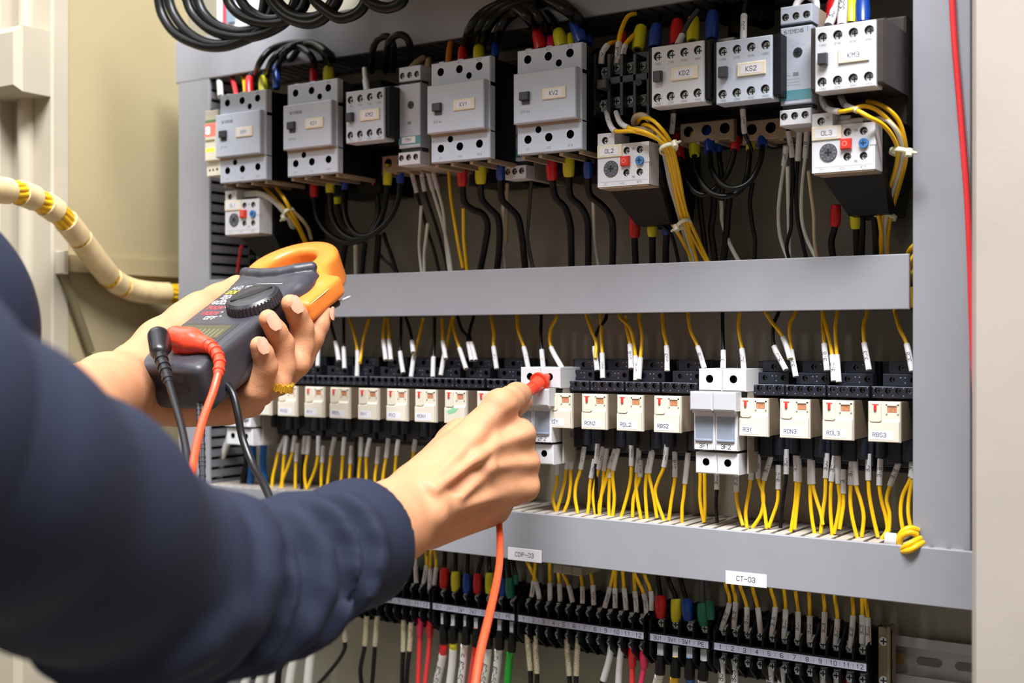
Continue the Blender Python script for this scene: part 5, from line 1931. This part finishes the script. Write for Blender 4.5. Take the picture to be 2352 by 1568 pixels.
bl = thing('black_test_lead', 'black test lead plugged into the meter, its needle tip beyond the jaw', 'test lead', tuple(U(365, 790, 868)))
solid([([('c', Q(362, 772, 868), Q(366, 806, 858), 7.0, 6.6, 3), ('c', Q(372, 770, 872), Q(378, 800, 866), 5, 5, 3)], 1.2)], 'plug', M_BLK, bl)
mb, pth, ix = cam_tube([(366, 806, 858), (372, 830, 850), (380, 852, 842), (388, 880, 834)], [4.4, 4.0, 3.6, 3.2])
ribbed(mb, pth, 4.4, 3.2, 5, .7).build('strain_relief', M_BLK, bl)
mb, pth, ix = cam_tube([(388, 878, 834), (400, 920, 822), (418, 985, 805), (432, 1060, 785), (440, 1140, 760), (444, 1240, 740)], 2.5)
mb.build('lead', M_BLK, bl)
q0, q1, q2, q3 = mp((38, 108, -27)), U(740, 714, 962), U(775, 694, 972), U(806, 680, 984)
MB().frustum(q0, q1, 4.6, 4.4, 14).frustum(q1, q2, 3.6, 3.2, 14).build('probe_handle', M_BLK, bl)
MB().frustum(q2 - (q3 - q2) * .2, q2 + (q3 - q2) * .82, 1.0, .9, 10).frustum(q2 + (q3 - q2) * .8, q3, 1.25, .25, 10).build('probe_needle', mat('needle_nickel', '#cfcdc9', 0.35, 0.3), bl)
mb, pth, ix = cam_tube([(500, 862, 884), (532, 898, 872), (546, 950, 866), (558, 1010, 862), (585, 1075, 850), (612, 1125, 825), (640, 1200, 790), (660, 1280, 770)], 2.7)
mb.build('lead', M_BLK, bl)
ws = thing('wrist_strap', 'dark braided wrist strap hanging from the bottom of the clamp meter', 'strap', tuple(U(458, 900, 868)))
for k, dx in enumerate((0, 9)):
    mb, pth, ix = cam_tube([(455 + dx, 885, 872), (456 + dx, 930, 866), (458 + dx * .8, 1000, 850), (462 + dx * .5, 1060, 835), (464 + dx * .3, 1130, 815), (466, 1230, 790)], 1.5)
    ribbed(mb, pth, 1.3, 1.3, 22, .5).build('cord', mat('cord_dark', '#2a272b', 0.6), ws)

# ---------------------------------------------------------------- the person
M_SKIN = mat('skin', '#c58b66', 0.56, 0, 0.08, 45, 0.2, 900, 0.3, sss=0.12)
M_NAIL = mat('nail', '#d29a82', 0.3, 0, 0.03, 60, sss=0.1)
M_CLOTH = mat('navy_cloth', '#1e2336', 0.8, 0, 0.12, 500, 0.25, 3000, 0.3)
M_GOLD = mat('gold', '#f0c23c', 0.32, 0.55, 0.15, 700)
person = thing('person', 'person in a navy jacket holding a meter and pressing a red probe', 'person', tuple(U(100, 1200, 520)))


def chain(pts, k=4):
    out = []
    for (a, ra), (b, rb) in zip(pts, pts[1:]):
        out.append(('c', a, b, ra, rb, k))
    return out


# left hand, palm under the meter, fingers round its right side, thumb along its left
H = []
H += [('c', Q(60, 1010, 720), Q(250, 900, 868), 34, 26, 8), ('c', Q(250, 900, 868), Q(300, 880, 896), 26, 24, 8), ('c', Q(285, 925, 882), Q(330, 935, 905), 15, 15, 10)]
H += chain([(Q(322, 850, 908), 22), (Q(372, 792, 934), 18.5), (Q(428, 740, 952), 14.5), (Q(462, 712, 960), 12.5), (Q(500, 690, 978), 11), (Q(545, 658, 997), 9.4)], 9)
H += [('c', Q(335, 905, 910), Q(470, 912, 930), 19, 16, 10), ('c', Q(345, 937, 900), Q(525, 938, 914), 11.5, 10.5, 10), ('c', Q(420, 930, 900), Q(575, 925, 930), 14, 11, 10),
      ('c', Q(450, 890, 930), Q(640, 860, 965), 15, 11, 10), ('c', Q(470, 850, 960), Q(690, 800, 990), 14, 10, 10), ('c', Q(520, 930, 916), Q(600, 905, 915), 10, 9, 8)]
H += chain([(Q(540, 925, 925), 11), (Q(588, 898, 904), 9), (Q(611, 842, 898), 8.2), (Q(604, 812, 893), 7.4), (Q(595, 793, 889), 6.6)], 3)
H += chain([(Q(590, 905, 948), 10), (Q(640, 880, 913), 8.6), (Q(652, 842, 915), 8.2), (Q(649, 789, 913), 8.4), (Q(635, 761, 906), 7.6), (Q(616, 732, 898), 6.9)], 3)
H += chain([(Q(640, 880, 965), 10), (Q(684, 836, 928), 8.8), (Q(694, 795, 933), 8.3), (Q(694, 753, 932), 8.5), (Q(682, 722, 926), 7.7), (Q(667, 697, 918), 7)], 3)
H += chain([(Q(660, 850, 985), 10), (Q(692, 826, 945), 9), (Q(717, 776, 946), 8.6), (Q(731, 746, 950), 8.0), (Q(743, 721, 955), 7.2)], 3)
# finger joint creases
for a, b in ((Q(598, 828, 886), Q(618, 822, 886)), (Q(636, 778, 898), Q(656, 772, 898)), (Q(682, 740, 918), Q(702, 734, 918))):
    H.append(('s', a, b, .9, .9, 2.5))
LH = (H, 1.5)

# right hand: back of the hand towards us, index stretched along the probe
Rr = []
W = lambda x, y, z: Q(x, y, z)
Rr += [('c', W(700, 1300, 760), W(900, 1205, 812), 33, 25, 8), ('c', W(880, 1190, 812), W(945, 1150, 832), 22, 20, 10), ('c', W(905, 1220, 812), W(965, 1200, 832), 19, 17, 10)]
Rr += [('c', W(945, 1135, 834), W(1148, 938, 890), 15, 11.6, 8), ('c', W(955, 1150, 830), W(1188, 1003, 893), 15, 11.4, 8),
       ('c', W(960, 1172, 830), W(1199, 1064, 895), 14.5, 11.0, 8), ('c', W(966, 1195, 834), W(1200, 1116, 897), 14.5, 10.8, 8)]
Rr += [('c', W(975, 1175, 856), W(1140, 1100, 915), 19, 17, 12), ('c', W(985, 1202, 848), W(1130, 1163, 902), 16, 14, 10), ('c', W(960, 1120, 845), W(1060, 1000, 900), 16, 13, 10)]
# knuckle heads
Rr += [('c', W(1150, 930, 886), W(1152, 934, 886), 11.8, 11.8, 5), ('c', W(1192, 998, 889), W(1192, 1002, 889), 11.4, 11.4, 5), ('c', W(1203, 1060, 892), W(1203, 1064, 892), 10.8, 10.8, 5), ('c', W(1204, 1112, 894), W(1204, 1116, 894), 10, 10, 5)]
# index
Rr += chain([(W(1150, 934, 889), 11.2), (W(1172, 918, 916), 9.6), (W(1187, 908, 938), 9.4), (W(1194, 906, 954), 8.2), (W(1199, 907, 966), 7)], 4)
# thumb on the far side of the probe
Rr += chain([(W(1040, 1020, 905), 14), (W(1120, 985, 945), 11.5), (W(1168, 945, 962), 9.2), (W(1204, 922, 978), 7)], 5)
# curled middle, ring, little finger
Rr += chain([(W(1192, 1003, 893), 11), (W(1195, 990, 930), 9.2), (W(1176, 985, 950), 8.8), (W(1140, 1000, 955), 8), (W(1110, 1030, 940), 7.2)], 4)
Rr += chain([(W(1203, 1064, 895), 10.6), (W(1208, 1062, 930), 9), (W(1185, 1060, 948), 8.6), (W(1145, 1070, 948), 8), (W(1118, 1085, 932), 7.2)], 4)
Rr += chain([(W(1204, 1116, 897), 10), (W(1204, 1125, 928), 8.6), (W(1180, 1135, 940), 8.2), (W(1145, 1140, 935), 7.6), (W(1120, 1140, 920), 7)], 4)
# tendons and veins on the back
Rr += [('c', W(985, 1110, 818), W(1140, 960, 877), 2.4, 2.2, 8), ('c', W(1000, 1125, 815), W(1100, 1050, 848), 2.2, 2.0, 8), ('c', W(1100, 1050, 846), W(1182, 1003, 881), 2.0, 2.4, 8),
       ('c', W(1060, 1140, 828), W(1125, 1082, 857), 2.4, 2.4, 8), ('c', W(1125, 1082, 855), W(1192, 1062, 883), 2.4, 2.2, 8), ('c', W(1060, 1165, 831), W(1192, 1118, 886), 2.0, 2.0, 8),
       ('c', W(1125, 1078, 855), W(1140, 1000, 870), 2.0, 1.8, 6)]
# bump of the wrist bone, fold behind the hand, valleys between knuckles
Rr += [('c', W(1000, 1180, 818), W(1018, 1172, 822), 9, 9, 9), ('s', W(1050, 1135, 816), W(1046, 1196, 820), 2.6, 2.6, 9),
       ('s', W(1160, 1038, 858), W(1238, 1036, 884), 2.6, 4.8, 9), ('s', W(1165, 1092, 862), W(1240, 1091, 886), 2.2, 3.8, 8), ('s', W(1140, 985, 862), W(1205, 958, 882), 2.4, 4.6, 9),
       ('s', W(1085, 1110, 830), W(1150, 1095, 856), 1.6, 1.6, 8)]
RH = (Rr, 1.5)
# head and neck (they stand outside the frame, looking at the meter)
hc = Q(-640, 180, 540)
hf, hu = np.array([.74, -.22, .64]), np.array([.16, .97, .14])
hf /= np.linalg.norm(hf)
hu -= hf * (hu @ hf)
hu /= np.linalg.norm(hu)
hs = np.cross(hf, hu)
hp = lambda f, u, s_: hc + hf * f + hu * u + hs * s_
HD = [('c', hp(-18, 22, 0), hp(14, 26, 0), 74, 70, 20), ('c', hp(20, -20, 0), hp(30, -62, 0), 56, 38, 24), ('c', hp(60, -74, 0), hp(52, -70, 0), 20, 22, 16),
      ('c', hp(78, 10, 0), hp(94, -22, 0), 8, 12, 9), ('c', hp(88, -26, 10), hp(88, -26, -10), 8, 8, 6), ('c', hp(74, 18, 32), hp(80, 20, 8), 8, 8, 9), ('c', hp(74, 18, -32), hp(80, 20, -8), 8, 8, 9),
      ('c', hp(-10, -4, 74), hp(-14, -28, 70), 13, 9, 6), ('c', hp(-10, -4, -74), hp(-14, -28, -70), 13, 9, 6),
      ('s', hp(86, 4, 30), hp(88, 3, 26), 10, 10, 8), ('s', hp(86, 4, -30), hp(88, 3, -26), 10, 10, 8),
      ('c', hp(82, -46, 18), hp(86, -47, 0), 6, 7, 5), ('c', hp(82, -46, -18), hp(86, -47, 0), 6, 7, 5), ('s', hp(92, -47, 22), hp(92, -47, -22), 1.8, 1.8, 3),
      ('c', hp(-20, -50, 0), hp(-40, -170, 0), 52, 58, 24)]
body = solid([LH, RH, (HD, 3.4)], 'body', M_SKIN, person)
solid([([('c', hp(-26, 30, 0), hp(4, 40, 0), 80, 72, 20), ('c', hp(-40, -20, 0), hp(-44, -50, 0), 66, 50, 20), ('s', hp(90, -20, 50), hp(90, -20, -50), 66, 66, 10), ('s', hp(20, -80, 70), hp(20, -80, -70), 44, 44, 10)], 3.6)], 'hair', mat('hair_black', '#14110f', 0.5, 0, 0.3, 300, 0.4, 900), person)
for sd in (1, -1):
    ey = cam2uvw(hp(62, 5, sd * 28))
    ew = cam2uvw(hp(72, 3, sd * 29)) - ey
    ew /= np.linalg.norm(ew)
    m_ = MB()
    for q in range(5):
        a, b = math.radians(90 - 22.5 * q), math.radians(67.5 - 22.5 * q)
        m_.frustum(ey + ew * 11.5 * math.sin(b), ey + ew * 11.5 * math.sin(a) + ew * 1e-4, max(11.5 * math.cos(b), .05), max(11.5 * math.cos(a), .05), 14, 0, False)
    m_.frustum(ey + ew * 10.6, ey + ew * 11.9, 5, 3.6, 14, 1)
    m_.build('eye', [mat('eye_white', '#e8e4de', 0.2), mat('iris_brown', '#2a1a10', 0.2)], body)


def nail(p, n, along, wd, ln):
    """a thin curved plate on a finger tip"""
    p, n, along = cam2uvw(p), cam2uvw(np.asarray(n, float)) - cam2uvw(np.zeros(3)), cam2uvw(np.asarray(along, float)) - cam2uvw(np.zeros(3))
    n /= np.linalg.norm(n)
    along -= n * (along @ n)
    along /= np.linalg.norm(along)
    x = np.cross(along, n)
    mb = MB()
    rows = []
    for i in range(7):
        t = -1 + 2 * i / 6
        for j in range(7):
            s_ = -1 + 2 * j / 6
            hw = wd * math.sqrt(max(0, 1 - abs(t) ** 3.2)) if abs(t) > .5 else wd
            hw = max(hw, wd * .5)
            rows.append(p + along * ln * t + x * hw * s_ + n * (.9 - 1.5 * (s_ * hw / wd) ** 2 - .35 * t * t))
    f = [(i * 7 + j, i * 7 + j + 1, (i + 1) * 7 + j + 1, (i + 1) * 7 + j) for i in range(6) for j in range(6)]
    mb.add(rows, f, 0, True)
    return mb.build('fingernail', M_NAIL, body)


nail(Q(604, 795, 889) + np.array([1.5, 0.5, -6.0]), (.42, .12, -.9), (-.35, .9, .1), 4.2, 6)
nail(Q(629, 741, 899) + np.array([1.5, 0.8, -6.4]), (.45, .2, -.87), (-.5, .85, .1), 4.6, 6.6)
nail(Q(680, 702, 920) + np.array([1.6, 0.8, -6.4]), (.5, .2, -.84), (-.5, .85, .1), 4.7, 6.6)
nail(Q(753, 722, 955) + np.array([4.6, 0.6, -4.4]), (.9, .1, -.42), (.2, .95, .1), 3.4, 5.2)

# sleeves and jacket, with creases
AX = [((905, 1226, 808), 34), ((880, 1233, 797), 35), ((810, 1250, 768), 36), ((650, 1318, 712), 39), ((450, 1352, 645), 45.5), ((330, 1338, 605), 51.5), ((150, 1203, 530), 52), ((-60, 1085, 465), 50)]
J = chain([(Q(*p), r) for p, r in AX] + [(Q(-350, 990, 430), 66)], 16)


def fold(x0, x1, a0, a1, lift, rr, k, sub=False, n=6, bow=0.0):
    """a crease over the sleeve from axis position px x0 at angle a0 to x1 at a1 (0 faces us, 90 is up)"""
    xs = [p[0] for p, _ in AX][::-1]
    pts = []
    for i in range(n + 1):
        t = i / n
        x = x0 + (x1 - x0) * t + bow * math.sin(math.pi * t)
        c = np.array([np.interp(x, xs, [Q(*p)[q] for p, _ in AX][::-1]) for q in range(3)])
        c2 = np.array([np.interp(x + 20, xs, [Q(*p)[q] for p, _ in AX][::-1]) for q in range(3)])
        r = np.interp(x, xs, [r for _, r in AX][::-1])
        ax = (c2 - c) / np.linalg.norm(c2 - c)
        f = np.array([0, 0, -1.0])
        f -= (f @ ax) * ax
        f /= np.linalg.norm(f)
        up = np.cross(ax, f)
        if up[1] < 0:
            up = -up
        a = math.radians(a0 + (a1 - a0) * t)
        taper = rr * (.45 + .55 * math.sin(math.pi * t))
        pts.append((c + (r + lift) * (math.cos(a) * f + math.sin(a) * up), taper))
    for (a, ra), (b, rb) in zip(pts, pts[1:]):
        J.append(('s' if sub else 'c', a, b, ra, rb, k))


for x0, x1, a0, a1, rr, bow in ((735, 700, 70, -55, 6, 22), (680, 620, 84, -72, 8.5, 40), (575, 500, 80, -76, 10, 46), (470, 405, 88, -75, 10, 40), (640, 610, 20, -70, 6, 16)):
    fold(x0, x1, a0, a1, -1.5, rr, 14, bow=bow)
for x0, x1, a0, a1, rr, bow in ((712, 660, 70, -60, 4.5, 26), (620, 555, 78, -74, 6.5, 40), (520, 440, 84, -78, 8.5, 44), (425, 372, 80, -64, 7, 24)):
    fold(x0, x1, a0, a1, 3.0, rr, 13, True, bow=bow)
fold(425, 330, 95, -20, -1, 9, 14, bow=10)
fold(330, 250, 70, -40, 0, 6, 14, bow=-14)
# hem at the cuff
_c, _d = Q(822, 1249, 772), Q(905, 1232, 808) - Q(830, 1252, 775)
_d /= np.linalg.norm(_d)
J.append(('s', _c + _d * 161, _c + _d * 175, 160, 160, 2))
J.append(('s', _c - _d * 16, _c + _d * 10, 31, 32.5, 1.5))
# torso and far shoulder
T_ = chain([(Q(-350, 990, 430), 66), (Q(-800, 1000, 520), 105), (Q(-850, 1700, 560), 125)], 30)
T_ += chain([(Q(-800, 900, 520), 90), (Q(-560, 800, 640), 90), (Q(-275, 760, 700), 84)], 30)
T_ += chain([(Q(-260, 800, 700), 70), (Q(-150, 960, 700), 48), (Q(30, 1050, 690), 38), (Q(110, 1000, 740), 34)], 16)
jacket = solid([(J, 2.4), (T_, 4.0)], 'jacket', M_CLOTH, person, it=3)
rc, ra_ = cam2uvw(Q(643, 884, 913)), cam2uvw(Q(652, 842, 915)) - cam2uvw(Q(640, 890, 918))
ra_ /= np.linalg.norm(ra_)
x = np.cross(ra_, [0, 0, 1.0])
x /= np.linalg.norm(x)
y = np.cross(ra_, x)
mb = MB()
for k in range(30):
    a, b = 2 * math.pi * k / 30, 2 * math.pi * (k + 1) / 30
    pa, pb_ = (rc + 8.9 * (math.cos(q) * x + math.sin(q) * y) for q in (a, b))
    mb.frustum(pa - ra_ * (2.2 + (k % 2)), pa + ra_ * (2.2 + ((k + 1) % 2)), 1.25, 1.25, 6)
    mb.frustum(pa - ra_ * 2, pb_ + ra_ * 2, .9, .9, 6)
rg = mb.build('finger_ring', M_GOLD, None, tuple(rc))
tag(rg, 'textured gold ring on the left hand ring finger', 'ring', None, 640)
# ---------------------------------------------------------------- labels that single each thing out
ORD = ['first', 'second', 'third', 'fourth', 'fifth', 'sixth', 'seventh', 'eighth', 'ninth', 'tenth', 'eleventh', 'twelfth', 'thirteenth', 'fourteenth', 'fifteenth', 'sixteenth', 'seventeenth', 'eighteenth', 'nineteenth', 'twentieth']
runs = {}
for r in RUNS:
    runs.setdefault((r[1], r[2], r[3]), []).append(r)
for (cn, noun, where), l in runs.items():
    l.sort(key=lambda r: r[5])
    for k, (o, _c, _n, _w, ex, x) in enumerate(l):
        if len(l) == 1:
            s = f'{cn} {noun} {where}'
        elif k == 0:
            s = f'leftmost {cn} {noun} {where}'
        elif k == len(l) - 1:
            s = f'rightmost {cn} {noun} {where}'
        else:
            s = f'{ORD[min(k, 19)]} {cn} {noun} from the left {where}'
        if ex and len((s + ' ' + ex).split()) <= 16:
            s += ', ' + ex
        o['label'] = s
by = {}
for o, x in THINGS:
    by.setdefault(' '.join(w for w in o['label'].split() if not w.strip(',').isdigit()), []).append((x, o))
for lab, l in by.items():
    if len(l) > 1:
        l.sort(key=lambda a: a[0])
        for k, (x, o) in enumerate(l):
            if len(l) == 2:
                o['label'] = o['label'] + (', left one of two' if k == 0 else ', right one of two')
            else:
                o['label'] = o['label'] + f', {ORD[min(k, 19)]} from the left'
